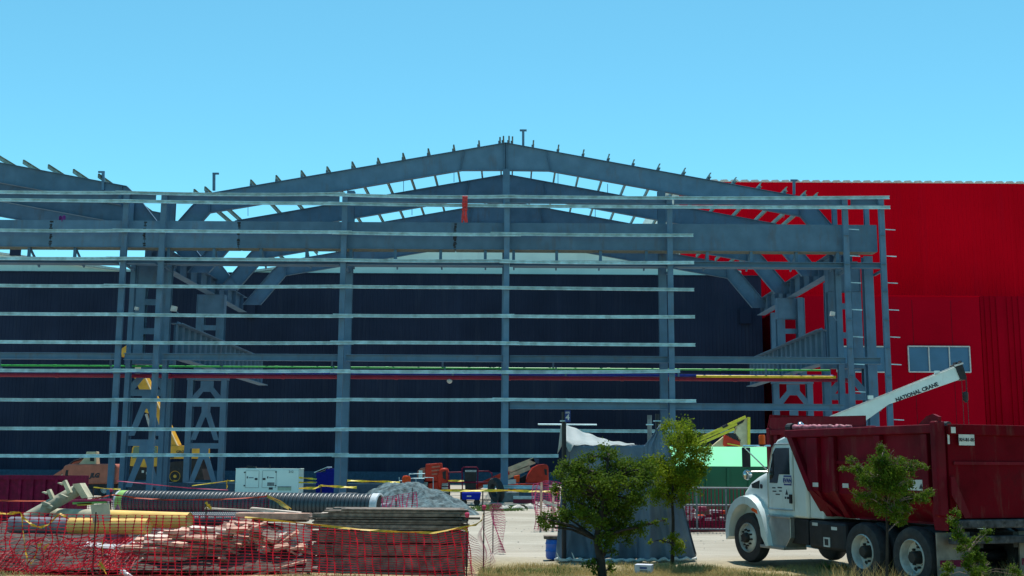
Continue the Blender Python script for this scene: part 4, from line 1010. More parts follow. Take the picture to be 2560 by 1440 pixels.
# blue water cart
bc = thing('blue_cart', 'blue wheeled box cart between the two orange lifts', 'cart', (WX(1178, 1255, 55.5), 55.5, 0))
m = MB(); pxprism(m, [(1154, 1232), (1202, 1232), (1199, 1250), (1156, 1249)], 55.5, .9); m.build('cart_box', 'bin_blue', bc, bevel=.02)
for x in (1158, 1191):
    X = WX(x, 1255, 55.5); MB().box(X - .09, X + .09, 55.52, 55.6, .0, .3).build('leg', 'chassis', bc)
    MB().lathe([(.001, 0), (.16, 0), (.16, .1), (.001, .1)], V(X, 56.4, .16), (0, -1, 0), 12).build('wheel', 'tyre', bc)
m = MB(); pxprism(m, [(1167, 1239), (1178, 1239), (1178, 1242), (1167, 1242)], 55.49, .02); m.build('logo_mark', 'plate_white', bc)
# leaning tyre, red-white barrier, low walls round the middle post
o = MB().lathe([(.35, -.14), (.6, -.16), (.66, -.08), (.66, .08), (.6, .16), (.35, .14)], V(WX(1240, 1240, 60.6), 60.6, .64), (.85, .5, .2), 24, True)
tag(o.build('leaning_tyre', 'tyre', smooth=40), 'large dark tyre leaning against the middle post footing', 'tyre')
X = WX(1262, 1245, 61.5); tag(MB().box(X - .75, X + .75, 61.2, 62.9, 0, .52).build('concrete_footing', 'concrete', bevel=.03), 'grey concrete footing block under the middle post', 'footing')
X = WX(857, 1245, 61.5); tag(MB().box(X - .6, X + .6, 61.3, 62.9, 0, .4).build('concrete_footing', 'concrete', bevel=.03), 'grey concrete footing under the post left of the middle', 'footing')
tag(MB().box(WX(1290, 1240, 63.6), WX(1400, 1240, 63.6), 63.6, 64.0, 0, .75).build('low_wall', 'navy_plinth', bevel=.02), 'low blue grey concrete wall right of the middle post', 'wall')
br = thing('road_barrier', 'low red and white plastic barrier right of the middle post', 'barrier', (WX(1310, 1250, 59.8), 59.8, 0))
MB().box(WX(1283, 1250, 59.8), WX(1338, 1250, 59.8), 59.8, 60.1, .0, .20).build('barrier_lower', 'pipe_red', br)
MB().box(WX(1283, 1250, 59.8), WX(1338, 1250, 59.8), 59.75, 60.15, .204, .36).build('barrier_upper', 'frame_white', br, bevel=.02)
tag(MB().box(WX(-140, 1220, 69), WX(1010, 1220, 69), 69, 69.4, 0, .76).build('foundation_wall', 'navy_plinth', bevel=.02), 'low dark concrete foundation wall behind the generator and corrugated pipe', 'wall')
# yellow rough terrain crane, far left
YK = 93.0
yk = thing('mobile_crane', 'yellow rough terrain crane with raised boom behind the left valley column', 'crane', (WX(380, 1210, YK), YK, 0))
for a, b, wd in (((437, 1118), (357, 950), .95), ((362, 960), (345, 925), .7)): 
    MB().bar(W(*a, YK + .6), W(*b, YK + .6), .9, wd, (0, 1, 0)).build('boom_section', 'crane_yellow', yk)
    MB().bar(W(a[0] + 8, a[1] - 4, YK + .1), W(b[0] + 8, b[1] - 4, YK + .1), .06, wd * .55, (0, 1, 0)).build('boom_lit_strip', 'crane_lit', yk)  # lighter strip, sunlight on the boom's upper side put into its colour
m = MB(); pxprism(m, [(370, 1000), (386, 1014), (380, 1036), (360, 1030), (356, 1015)], YK - .1, .5); m.build('pivot_plate', 'crane_yellow', yk)
MB().bar(W(395, 1130, YK + .2), W(366, 1035, YK + .2), .2, .2).build('hydraulic_ram', 'sheet_metal', yk)
m = MB(); pxprism(m, [(303, 872), (318, 862), (319, 888), (304, 892)], YK, .5); m.build('jib_head', 'crane_yellow', yk)
MB().bar(W(345, 928, YK + .6), W(312, 880, YK + .4), .3, .35).build('boom_tip', 'crane_yellow', yk)
m = MB(); pxprism(m, [(336, 917), (350, 915), (350, 936), (338, 937)], YK - .2, .4); m.build('sheave_head', 'cream', yk)
m = MB(); pxprism(m, [(416, 1114), (506, 1114), (506, 1147), (416, 1147)], YK, 2.4); m.build('superstructure', 'crane_yellow', yk, bevel=.05)
m = MB(); pxprism(m, [(442, 1112), (443, 1149)], YK, 0) if False else MB()
m = MB(); pxprism(m, [(324, 1165), (330, 1120), (334, 1113), (396, 1113), (396, 1165), (370, 1169)], YK, 1.6); cbk = m.build('operator_cab', 'crane_yellow', yk, bevel=.05)
m = MB(); pxprism(m, [(330, 1146), (334, 1121), (337, 1117), (358, 1117), (358, 1145)], YK - .03, .05); m.build('cab_window', 'glass_dark', cbk)
m = MB(); pxprism(m, [(364, 1117), (392, 1117), (392, 1145), (364, 1145)], YK - .03, .05); m.build('cab_window', 'glass_dark', cbk)
m = MB(); pxprism(m, [(355, 1146), (368, 1146), (366, 1167), (352, 1167)], YK - .05, .05); m.build('cab_door', 'crane_yellow', cbk)
m = MB(); pxprism(m, [(285, 1170), (500, 1148), (510, 1200), (285, 1200)], YK + .1, 2.2); m.build('carrier', 'chassis', yk)
for x in (302, 436): small_wheel(yk, WX(x, 1200, YK), YK + .05, .80, .6, 'crane_yellow')
p = W(456, 1130, YK) - yk.location; text('GROVE', .30, 'ink', yk, (p.x, p.y - .02, p.z), FRONT, bold=.01)
p = W(428, 1143, YK) - yk.location; text('540', .3, 'ink', yk, (p.x, p.y - .02, p.z), FRONT, bold=.01)
for (x, y, w_, h_) in ((365, 1180, 14, 6), (354, 1176, 6, 6)):
    m = MB(); pxprism(m, [(x, y), (x + w_, y), (x + w_, y + h_), (x, y + h_)], YK + .05, .03); m.build('sign_mark', 'plate_white', yk)
m = MB(); pxprism(m, [(463, 1163), (470, 1163), (470, 1190), (464, 1192)], YK - .3, .05); m.build('hazard_post', 'lift_yellow', yk)

# ================================================================== GENERATOR, BLUE CABIN
YN = 60.0
gn = thing('generator', 'white boxed generator set with two doors behind the corrugated pipe', 'generator', (WX(666, 1240, YN), YN, 0))
p, q = W(586, 1252, YN), W(747, 1174, YN); gx0, gx1, gz1 = p.x, q.x, q.z
MB().box(gx0, gx1, YN, YN + 1.5, .12, gz1).build('housing', 'gen_white', gn, bevel=.03)
MB().box(gx0 - .02, gx1 + .02, YN + .03, YN + 1.47, gz1 + .003, gz1 + .05).build('roof', 'gen_white', gn, bevel=.02)
MB().box(gx0, gx1, YN + .05, YN + 1.45, 0, .118).build('skid', 'chassis', gn)
def gpx(name, xa, xb, ya, yb, dep, mt, par=gn):
    a, b = W(xa, yb, YN), W(xb, ya, YN); return MB().box(a.x, b.x, YN - dep, YN - .002, a.z, b.z).build(name, mt, par)
for (xa, xb) in ((613, 648), (655, 691)):
    d_ = gpx('door', xa, xb, 1177, 1219, .012, 'gen_white')
    fr_ = MB(); a, b = W(xa, 1219, YN), W(xb, 1177, YN)
    for s0, s1 in ((V(a.x, YN - .014, a.z), V(a.x, YN - .014, b.z)), (V(b.x, YN - .014, a.z), V(b.x, YN - .014, b.z)), (V(a.x, YN - .014, b.z), V(b.x, YN - .014, b.z)), (V(a.x, YN - .014, a.z), V(b.x, YN - .014, a.z))): fr_.bar(s0, s1, .014, .014)
    fr_.build('door_gap', 'concrete', d_)
for (x, y) in ((612, 1181), (690, 1180), (611, 1214), (689, 1214)): gpx('hinge', x - 2, x + 2, y - 1.5, y + 1.5, .03, 'ink')
gpx('latch', 637, 644, 1195, 1200, .03, 'ink'); gpx('latch', 657, 664, 1195, 1200, .03, 'ink')
gpx('control_panel', 668, 686, 1206, 1215, .02, 'concrete'); gpx('inlet', 672, 682, 1218, 1224, .02, 'ink')
gpx('louvre', 694, 728, 1217, 1226, .02, 'louvre_grey') ; gpx('louvre_frame', 694, 728, 1216, 1218, .03, 'concrete')
for x in (617, 668): gpx('logo_mark', x, x + 3, 1191, 1196, .02, 'ink'); gpx('small_print', x + 5, x + 17, 1193, 1195.5, .02, 'ink_soft') if 'ink_soft' in M else None
p = W(728, 1179.5, YN) - gn.location; text('212', .17, 'ink', gn, (p.x, p.y - .02, p.z), FRONT)
X = WX(670, 1170, YN); MB().cyl((X, YN + .5, gz1 + .05), (X, YN + .5, gz1 + .25), .035, 8).build('lifting_eye', 'chassis', gn)
X = WX(610, 1170, YN); MB().bar((X, YN + .6, gz1 + .12), (X + .5, YN + .6, gz1 + .08), .2, .12).build('exhaust', 'chassis', gn)
YBC = 66.5
bcab = thing('blue_cabin', 'small dark blue site cabin with lean-to roof beside the generator', 'cabin', (WX(815, 1230, YBC), YBC, 0))
m = MB(); pxprism(m, [(791, 1246), (791, 1179), (814, 1173), (814, 1246)], YBC, .05); 
a = W(791, 1176, YBC); b = W(814, 1173, YBC); c = WX(838, 1200, YBC)
MB().box(a.x, c, YBC, YBC + 1.6, 0, a.z - .1).build('cabin_body', 'cabin_blue', bcab)
MB().bar(V(a.x - .12, YBC + .8, a.z - .12), V(b.x + .1, YBC + .8, b.z + .12), 1.8, .04).build('roof', 'galv', bcab)
MB().box(b.x, c + .02, YBC + .02, YBC + 1.6, a.z - .098, b.z + .02).build('upper_body', 'cabin_blue', bcab)
# maroon container on the left
YM = 40.0
mc = thing('red_container', 'open dark red ribbed waste container at the left edge', 'container', (WX(60, 1280, YM), YM, 0))
xa, xb, zt = WX(-60, 1240, YM), WX(160, 1240, YM), WZ(60, 1190, YM)
MB().box(xa, xb, YM, YM + .05, .1, zt).build('side_wall', 'maroon', mc); MB().box(xb - .05, xb, YM + .052, YM + 2.2, .1, zt).build('side_wall', 'maroon', mc); MB().box(xa, xb, YM + 2.2, YM + 2.25, .1, zt).build('side_wall', 'maroon', mc)
MB().box(xa, xb, YM + .06, YM + 2.19, .1, .3).build('floor_plate', 'maroon', mc)
MB().box(xa - .02, xb + .02, YM - .08, YM - .002, zt - .12, zt + .02).build('top_rail', 'maroon', mc)
for i in range(8):
    x = xa + .2 + i * .42; MB().box(x, x + .10, YM - .07, YM - .002, .1, zt - .122).build('rib', 'maroon', mc)

# ================================================================== CORRUGATED PIPE, HEAP
def corr_pipe(label, pa, pb, r, pitch, name='corrugated_pipe', bell=True):
    pa, pb = Vector(pa), Vector(pb); Lh = (pb - pa).length; ax = (pb - pa) / Lh
    o = thing(name, label, 'pipe', pa - V(0, 0, r))
    prof = []; t = .35 if bell else 0
    n = int((Lh - t - (.25 if bell else 0)) / pitch)
    for i in range(n):
        for f, rr in ((0, .90), (.14, .985), (.3, 1.0), (.55, 1.0), (.7, .985), (.84, .90)): prof.append((r * rr, t + (i + f) * pitch))
    MB().lathe(prof, pa, ax, 28).build('pipe_wall', 'black_plastic', o, smooth=50)
    if bell:
        MB().lathe([(r * .9, 0), (r * .98, .0), (r * .98, .10), (r * .93, .10), (r * .93, t)], pa, ax, 28).build('spigot', 'collar', o, smooth=40)
        MB().lathe([(r * .99, .08), (r * 1.0, .10), (r * 1.0, .34), (r * .99, .36)], pa, ax, 28).build('green_band', 'green_band', o, smooth=40)
        e = t + n * pitch
        MB().lathe([(r * .92, e), (r * 1.04, e), (r * 1.04, e + .24), (r * .98, e + .26), (r * .90, e + .26), (r * .88, e)], pa, ax, 28).build('collar', 'collar', o, smooth=40)
        MB().lathe([(r * .90, e + .2), (.001, e + .2)], pa, ax, 28).build('inside', 'chassis', o)
    else:
        MB().lathe([(r * .90, 0), (.001, .01)], pa, ax, 20).build('inside', 'chassis', o)
    return o
ya, yb = 44.6, 41.8; r_ = .47
pa = V(WX(299, 1250, ya), ya, r_); pb = V(WX(957, 1250, yb), yb, r_)
corr_pipe('long black corrugated drainage pipe with white collar lying behind the netting', pa, pb, r_, .158)
for i, (xa, xb, yy, Y, r) in enumerate(((470, 640, 1296, 26.5, .11), (455, 640, 1302, 26.2, .11), (440, 640, 1291, 26.9, .10))):
    corr_pipe(('thin grey corrugated hose on top of the bundle behind the yellow tubes', 'thin grey corrugated hose nearest in the bundle behind the yellow tubes', 'thin grey corrugated hose at the back of the bundle behind the yellow tubes')[i], V(WX(xa, yy, Y), Y, WZ(xa, yy, Y)), V(WX(xb, yy, Y), Y - .2, WZ(xa, yy, Y) + .02), r, .045, 'corrugated_hose', False)
p = W(964, 1268, 40.6); o = MB().cyl(V(p.x - .12, 40.6, p.z), V(p.x + .16, 40.5, p.z), .14, 16)
tag(o.build('pipe_stub', 'grey_pipe', smooth=40), 'short grey pipe stub at the mouth of the corrugated pipe', 'pipe')
# gravel heap
from mathutils import noise as mnoise
hx, hy = WX(1010, 1230, 47), 47.5
m = MB()
def heap(u, v):
    x = -3.4 + 6.8 * u; y = -2.6 + 5.2 * v
    d = math.sqrt((x / 3.1) ** 2 + (y / 2.4) ** 2)
    h = 1.55 * max(0, 1 - d) ** .85 if d < 1 else -.05
    if d < 1: h = min(h, 1.24 + .10 * mnoise.noise(Vector((x * 1.1, y, 2))))
    h += (.17 * mnoise.noise(Vector((x * 1.5, y * 1.5, 0))) + .09 * mnoise.noise(Vector((x * 4, y * 4, 3))) + .05 * mnoise.noise(Vector((x * 9, y * 9, 3)))) * max(0, min(1, (1.05 - d) * 3))
    return (hx + x, hy + y, h - .04)
m.grid(heap, 90, 70); tag(m.build('gravel_heap', 'gravel', local=True), 'heap of blue grey gravel right of the corrugated pipe', 'gravel heap')
# ================================================================== STEEL TUBES IN THE FOREGROUND
YT = 24.6
def tube_thing(name, label, segs, r, Y0, Y1, holes=None):
    o = thing(name, label, 'tube', W(segs[0][0], segs[0][1], Y0) - V(0, 0, r)); n = len(segs) - 1
    for i in range(n):
        f0, f1 = i / n, (i + 1) / n
        (xa, ya_, mt), (xb, yb_, _) = segs[i], segs[i + 1]
        a = W(xa, ya_, Y0 + (Y1 - Y0) * f0); b = W(xb, yb_, Y0 + (Y1 - Y0) * f1)
        MB().tube([a, b], r, 20, caps=False).build('tube_section', mt, o, smooth=True)
    d = (b - a).normalized()
    MB().lathe([(r * .985, -.02), (.001, -.06)], b, d, 20).build('end_disc', 'yellow_pipe', o)
    a0 = W(segs[0][0], segs[0][1], Y0); MB().lathe([(r * .985, .02), (.001, .03)], a0, d, 20).build('end_disc', 'grey_pipe', o)
    return o
tube_thing('steel_tube', 'thick tube, grey then yellow, nearest of the two in the netting', [(28, 1312, 'grey_pipe'), (176, 1314, 'yellow_pipe'), (372, 1316, 'yellow_pipe')], .165, 23.9, 23.4)
tube_thing('steel_tube', 'thick cream and yellow tube lying behind the other tube', [(135, 1291, 'cream_pipe'), (270, 1295, 'yellow_pipe'), (474, 1302, 'yellow_pipe')], .17, 24.9, 24.2)
for (x, y, Y) in ((70, 1312, 23.85), (108, 1313, 23.8), (145, 1314, 23.7)):   # straps round the near tube
    pass
sb = thing('steel_stub_beam', 'cream steel beam with end plate and lugs tilted on the tubes', 'steel beam', W(85, 1300, 24.6))
a, b = W(64, 1298, 24.3), W(192, 1226, 24.9)
MB().tube([a, b], .13, 16).build('beam_tube', 'steel_cream', sb, smooth=40)
m = MB(); pxprism(m, [(181, 1210), (199, 1208), (220, 1244), (204, 1246)], 24.75, .32); m.build('end_plate', 'cream_pipe', sb)
for (x, y) in ((118, 1226), (157, 1203)):
    m = MB(); pxprism(m, [(x - 2, y + 1), (x + 5, y - 3), (x + 20, y + 28), (x + 12, y + 33)], 24.55, .12); m.build('lug', 'cream_pipe', sb)
    m = MB(); pxprism(m, [(x - 14, y + 5), (x - 12, y + 3), (x, y + 5), (x - 2, y + 10)], 24.55, .12); m.build('lug_hook', 'cream_pipe', sb)
for (x, y) in ((120, 1268), (155, 1243), (112, 1262)):
    m = MB(); pxprism(m, [(x - 10, y - 6), (x - 4, y - 8), (x + 12, y - 1), (x + 6, y + 5), (x - 4, y + 1)], 24.35, .1); m.build('bracket', 'steel_cream', sb)
m = MB(); pxprism(m, [(226, 1262), (273, 1259), (276, 1302), (232, 1306)], 23.4, .03); tag(m.build('steel_plate', 'cream_pipe'), 'square cream steel plate standing against the tubes', 'plate')
# curved sheet strip
m = MB(); pts = [W(*p, 22.6) for p in ((214, 1360), (250, 1364), (290, 1366), (320, 1362), (345, 1342), (368, 1314))]
m.strip(pts, V(.05, .5, .25), [.30, .30, .28, .26, .2, .06]); tag(m.build('sheet_strip', 'sheet_metal', thick=.008), 'curved pale metal strip bent upward below the yellow tube', 'metal strip')
m = MB(); pxprism(m, [(325, 1358), (392, 1360), (380, 1377), (358, 1378)], 22.8, .4); tag(m.build('board_offcut', 'wood_pale'), 'pale board offcut at the end of the curved strip', 'board')

# ================================================================== LUMBER
rr = random.Random(21)
def plank(c, Lx, d, h, rz, mt, label, group, rx=0, ry=0):
    m = MB().box(-Lx / 2, Lx / 2, -d / 2, d / 2, -h / 2, h / 2)
    for i, p in enumerate(m.v): m.v[i] = p + V(rr.uniform(-.012, .012), rr.uniform(-.006, .006), rr.uniform(-.004, .004))
    o = m.build('plank', mt, None, local=True); o.location = c; o.rotation_euler = (rx, ry, rz)
    return tag(o, label, 'plank', group)
xa, xb = WX(792, 1380, 22.8), WX(1160, 1380, 22.8)
G1, L1 = 'grey boards in the long stack', 'weathered grey board in the long stack behind the netting'
z = .02; YS = 22.45
for row in range(3):
    h = (.25, .22, .22)[row]
    for k in range(4):
        jl, jr = rr.uniform(-.12, .1), rr.uniform(-.12, .10)
        plank(V((xa + xb) / 2 + (jl + jr) / 2, YS + .06 + k * .26, z + h / 2), xb - xa + jr - jl, .09, h - .012, rr.uniform(-.01, .01), 'wood_grey', ('upright timber in the lowest course of the long grey stack', 'upright timber in the second course of the long grey stack', 'upright timber in the third course of the long grey stack')[row], G1)
    for k in range(2): # pieces flat between
        plank(V(xa + rr.uniform(.5, 2.4), YS + .45, z + h + .0), .9, .8, .02, 0, 'wood_grey', L1, G1)
    z += h + .025
for row in range(8):
    h = rr.uniform(.026, .062)
    for k in range(3):
        jl, jr = rr.uniform(-.2, .25), rr.uniform(-.12, .12)
        if row > 5: jl += .3
        plank(V((xa + xb) / 2 + (jl + jr) / 2, YS + .12 + k * .29, z + h / 2), xb - xa + jr - jl, .27, h, rr.uniform(-.02, .02), 'wood_grey' if rr.random() < .9 else 'wood_pale', 'flat grey board in layer %s of the long stack behind the netting' % ('one two three four five six seven eight'.split()[row]), G1, ry=rr.uniform(-.006, .006))
    z += h + rr.uniform(.004, .016)
plank(W(1165, 1296, 22.9), .55, .1, .045, .03, 'wood_grey', 'short grey board end sticking out right of the long stack', 'sticking board')
plank(W(862, 1272, 23.2), .75, .2, .02, .05, 'wood_grey', 'loose thin board lying on top of the long stack', None)
# upper left boards
plank(W(685, 1290, 22.8), 1.45, .30, .12, .01, 'wood_pink', 'thick pinkish board left of the long stack, its top sunlit', None)
plank(W(700, 1297, 23.1), 1.1, .34, .10, -.01, 'wood_grey', 'brown board right under the thick pinkish board', None)
for i, (x, y, L_, ry, mt, lb) in enumerate(((600, 1275, 1.35, .05, 'wood_pale', 'long white board strip above the pinkish board'), (690, 1276, 1.0, .09, 'wood_pale', 'second white strip sloping down to the pinkish board'), (720, 1284, 1.0, .02, 'wood_pale', 'pale board lying right across the pinkish board'))):
    plank(W(x, y, 23.2 + .1 * i), L_, .16, .03, .1 - .1 * i, mt, lb, None, ry=ry)
# tumbled short boards
G2, L2 = 'short boards tumbled in the pile', 'short pinkish board tumbled in the pile behind the netting'
def pile_h(px): # height profile in metres along the photo x
    pts = [(330, .12), (360, .42), (400, .62), (470, .72), (540, .76), (600, .88), (650, .86), (700, .62), (750, .5), (790, .35)]
    for (a, b), (c, d) in zip(pts[:-1], pts[1:]):
        if a <= px <= c: return b + (d - b) * (px - a) / (c - a)
    return .1
z = .03
for lay in range(15):
    for k in range(13):
        px = rr.uniform(345, 770); hmax = pile_h(px)
        if z > hmax: continue
        Lx = rr.uniform(.45, 1.15); h = rr.uniform(.03, .075)
        c = W(px, 1390, 22.5); Y = 22.2 + rr.uniform(0, .9)
        mt = rr.choice(['wood_pink', 'wood_pink', 'wood_pink', 'wood_grey', 'wood_pale'])
        rz = rr.gauss(0, .22) if px < 560 else rr.gauss(.2, .7)
        plank(V(c.x, Y, z + h / 2), Lx if px < 560 else Lx * .55, rr.uniform(.1, .2), h, rz, mt, L2.replace('short pinkish', 'short ' + {'wood_pink': 'pinkish', 'wood_grey': 'grey', 'wood_pale': 'pale'}[mt]).replace('in the pile', ('low' if z < .3 else 'high') + ' in the ' + ('left' if px < 480 else 'middle' if px < 620 else 'right') + ' of the pile'), G2, rx=rr.gauss(.30, .25), ry=rr.gauss(.03, .06) if px < 560 else rr.gauss(0, .3))
    z += .06
G3, L3 = 'boards standing on end', 'pinkish board standing on end near the middle stake'
for (x, y, tilt) in ((548, 1335, -.2), (562, 1326, .15), (577, 1322, .1), (593, 1320, .05), (604, 1316, .12), (617, 1312, .08), (630, 1330, -.3), (640, 1340, -.5), (656, 1342, .6), (672, 1340, .3)):
    plank(W(x, y, 22.6), rr.uniform(.25, .42), .13, .05, rr.uniform(-.3, .3), 'wood_pink' if rr.random() < .7 else 'wood_pale', L3, G3).matrix_world = Matrix.Translation(W(x, y, 22.5)) @ Matrix.Rotation(-rr.uniform(.45, .8), 4, 'X') @ Matrix.Rotation(math.pi / 2 + tilt, 4, 'Y') @ Matrix.Rotation(math.pi / 2 + rr.uniform(-.3, .3), 4, 'X')
plank(W(700, 1420, 21.9), 1.0, .14, .04, .1, 'wood_pink', 'bright salmon board sloping across the foot of the pile', None, ry=-.26)
plank(W(735, 1432, 21.8), .5, .14, .05, -.2, 'wood_pink', 'short pink block at the foot of the sloping salmon board', None, ry=.1)
# debris: sticks, cut branches, rubble on the left
def sticks(name, label, n, xr_, yr_, zr_, lr, rad, mt, cat='sticks'):
    m = MB()
    for i in range(n):
        px = rr.uniform(*xr_); Y = rr.uniform(*yr_); X = WX(px, 1380, Y); z = rr.uniform(*zr_) * rr.random()
        a = rr.uniform(0, math.pi); e = rr.gauss(0, .25); Lh = rr.uniform(*lr)
        d = V(math.cos(a) * math.cos(e), math.sin(a) * .5, math.sin(e)) * Lh / 2; c = V(X, Y, max(z, abs(d.z) + .01))
        r0 = rad * rr.uniform(.5, 1.4); k = V(rr.uniform(-.05, .05), 0, rr.uniform(-.03, .05))
        m.tube([c - d, c + k, c + d], [r0, r0 * .8, r0 * .5], 4, caps=False)
    o = m.build(name, mt, None, fix=False); return tag(o, label, cat, kind='stuff')
sticks('cut_sticks', 'tangle of dry grey sticks and twigs inside the netting at left', 620, (-30, 335), (22.0, 24.6), (.02, .55), (.3, 1.1), .011, 'stick')
sticks('thin_twigs', 'thin dark twigs scattered over the debris at left', 420, (-30, 345), (21.8, 24.6), (.0, .5), (.2, .6), .006, 'twig')
m = MB()
for i in range(1100):
    px = rr.uniform(-30, 340) if i % 3 else rr.uniform(340, 800); Y = rr.uniform(21.9, 24.8); X = WX(px, 1380, Y); s = rr.uniform(.015, .06); z = rr.uniform(.05, .45) * math.sin(min(1, max(0, (Y - 21.75) / 3.3)) * math.pi)
    b0 = len(m.v); m.box(-s, s, -s * .7, s * .7, -s * .35, s * .35); m.rot(Matrix.Translation((X, Y, z)) @ Matrix.Rotation(rr.uniform(0, 3), 4, 'Z') @ Matrix.Rotation(rr.uniform(-.7, .7), 4, 'X'), b0)
tag(m.build('debris', 'rubble', None, fix=False), 'broken rubble and scraps spread under the sticks and boards', 'debris', kind='stuff')
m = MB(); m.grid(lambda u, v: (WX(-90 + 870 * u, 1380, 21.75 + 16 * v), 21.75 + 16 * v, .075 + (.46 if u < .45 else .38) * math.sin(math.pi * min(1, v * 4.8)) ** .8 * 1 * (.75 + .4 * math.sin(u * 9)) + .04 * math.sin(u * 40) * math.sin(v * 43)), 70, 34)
o = m.build('shade_mound', 'shade_debris' if 'shade_debris' in M else 'stake', None, local=True, smooth=True); tag(o, 'low dark mound coloured for shade and debris under the pile at left', 'mound')  # dark sheet over the pale ground, stands in for shade and debris
m = MB(); m.tube([W(304, 1426, 21.6), W(335, 1450, 21.5)], .045, 10); tag(m.build('metal_pole', 'collar', smooth=True), 'bright metal pole end poking in at the bottom left', 'pole')
plank(W(327, 1415, 21.9), .5, .03, .03, .3, 'wood_pale', 'thin pale stick above the bright metal pole', None, ry=-.6)
# green leaf scrap and coloured scraps behind the tubes
m = MB()
for i in range(60):
    p = W(rr.uniform(132, 175), rr.uniform(1330, 1370), 22.6 + rr.uniform(-.2, .3)); d = V(rr.uniform(-.1, .1), rr.uniform(-.05, .05), rr.uniform(-.06, .1))
    m.strip([p - d, p, p + d], V(.02, .02, .01), [.01, .05, .005])
tag(m.build('cut_leaves', 'weed', None, fix=False), 'green cut leaves lying among the debris at left', 'leaves', kind='stuff')
sc = [('pallet_strip', 'magenta plastic strip lying behind the tilted cream beam', (225, 1253), 1.0, 'net_pink'), ('pallet_strip', 'mint green plastic strip behind the square steel plate', (225, 1258), .8, 'green_band'), ('pallet_strip', 'yellow plastic strip left of the square steel plate', (213, 1262), .35, 'tape')]
for nm, lb, (x, y), Lh, mt in sc:
    p = W(x, y, 28); tag(MB().bar(p - V(Lh / 2, 0, 0), p + V(Lh / 2, 0, .03), .12, .06).build(nm, mt), lb, 'plastic strip')
m = MB()
pc = W(292, 1296, 27.6)
m.grid(lambda u, v: (pc.x - .22 + .44 * u + .04 * math.sin(v * 17 + u * 9), pc.y - .3 + .6 * v, max(.02, .95 * math.sin(math.pi * min(1, max(0, v))) ** .6 * (1 - .5 * abs(u - .5)) + .06 * math.sin(u * 23 + v * 5) + .05 * math.sin(v * 31 + u * 11))), 26, 26)
tag(m.build('rag_heap', 'pink_tarp', None, fix=False), 'crumpled heap of pinkish rags beside the red stake behind the tubes', 'rags')

# ================================================================== NETTING FENCES
def interp(pts, x):
    if x <= pts[0][0]: return pts[0][1]
    for (a, b), (c, d) in zip(pts[:-1], pts[1:]):
        if x <= c: return b + (d - b) * (x - a) / (c - a)
    return pts[-1][1]
def net(fn, length, height, mt, parent, du=.14, dv=.056, wu=.016, wv=.0085, kn=2.1):
    nu, nv = max(2, int(length / du)), max(2, int(height / dv)); m = MB()
    P = [[Vector(fn(i / nu, j / nv)) for j in range(nv + 1)] for i in range(nu + 1)]
    for i in range(nu + 1):
        t = (P[min(i + 1, nu)][0] - P[max(i - 1, 0)][0]); t = t.normalized() if t.length > 1e-6 else V(1, 0, 0)
        pts, ws = [], []
        for j in range(nv + 1):
            pts.append(P[i][j]); ws.append(wu * kn)
            if j < nv: pts.append((P[i][j] + P[i][j + 1]) / 2); ws.append(wu * .75)
        m.strip(pts, t, ws)
    for j in range(nv + 1):
        for i in range(nu):
            a, b = P[i][j], P[i + 1][j]; m.strip([a, (a + b) / 2 - V(0, .004, 0), b], V(0, 0, 1), [wv * 1.5, wv, wv * 1.5])
    return m.build('netting', mt, parent, fix=False)
def stake(par, x, ytop, Y, cap=False, r=.014, lean=0):
    p = W(x, ytop, Y); MB().tube([V(p.x + lean, Y, -.05), p], r, 6).build('stake', 'stake', par)
    if cap: MB().lathe([(.02, -.05), (.035, -.04), (.045, .02), (.03, .04), (.001, .045)], p, (0, 0, 1), 10).build('stake_cap', 'stake_cap', par)
def tape_line(par, pts, wid=.05, mt='tape', name='tape'):
    m = MB(); P = [Vector(p) for p in pts]; fine = []
    for a, b in zip(P[:-1], P[1:]):
        for k in range(4): fine.append(a.lerp(b, k / 4))
    fine.append(P[-1]); sd_ = []
    for i in range(len(fine)): ang = 1.1 * math.sin(i * .7 + len(fine)) ; sd_.append(V(0, math.sin(ang), math.cos(ang)))
    m.strip(fine, sd_, wid); return m.build(name, mt, par, fix=False, thick=.002)
YF_ = 21.45
nf = thing('netting_fence', 'red safety netting on stakes fencing the lumber in the foreground', 'netting fence', (-4, YF_, 0))
topf = [(-60, 1282), (60, 1281), (180, 1287), (400, 1288), (520, 1290), (612, 1294), (760, 1310), (900, 1325), (1000, 1331), (1085, 1333), (1168, 1318)]
def ffront(u, v):
    px = -60 + 1228 * u; zt = WZ(px, interp(topf, px), YF_); X = WX(px, 1380, YF_)
    zb = .02; z = zb + (zt - zb) * v
    sl_ = 0; yoff = .10 * math.sin(px * .011) * (1 - v) + .05 * math.sin(px * .05 + v * 4) + .03 * math.sin(px * .13 + v * 9)
    xo = .012 * math.sin(v * 9 + px * .03) + (.10 * (1 - v) if px > 760 else 0) * min(1, (px - 760) / 200)
    if px < 330:
        k = min(1, (330 - px) / 200) * (1 - v) ** 1.3
        z = z * (1 - .45 * k * (1 - v)); yoff -= .25 * k; xo += .10 * k * math.sin(px * .09 + v * 14); z += .02 * math.sin(px * .2 + v * 30) * k
        z = max(.015, z)
    return (X + xo, YF_ + yoff, z)
net(ffront, 9.3, 1.1, 'net_red', nf)
for (x, yt) in ((516, 1262), (1168, 1287), (240, 1280), (-30, 1280)): stake(nf, x, yt, YF_ + .03, x == 1168)
tape_line(nf, [W(x, y - 1, YF_ - .02) for x, y in topf if x >= 600], .045)
tape_line(nf, [W(x, y, YF_ - .02) for x, y in ((-30, 1281), (20, 1284), (50, 1281), (55, 1292), (58, 1330), (64, 1380), (70, 1402), (78, 1411), (84, 1400), (95, 1370))], .06)
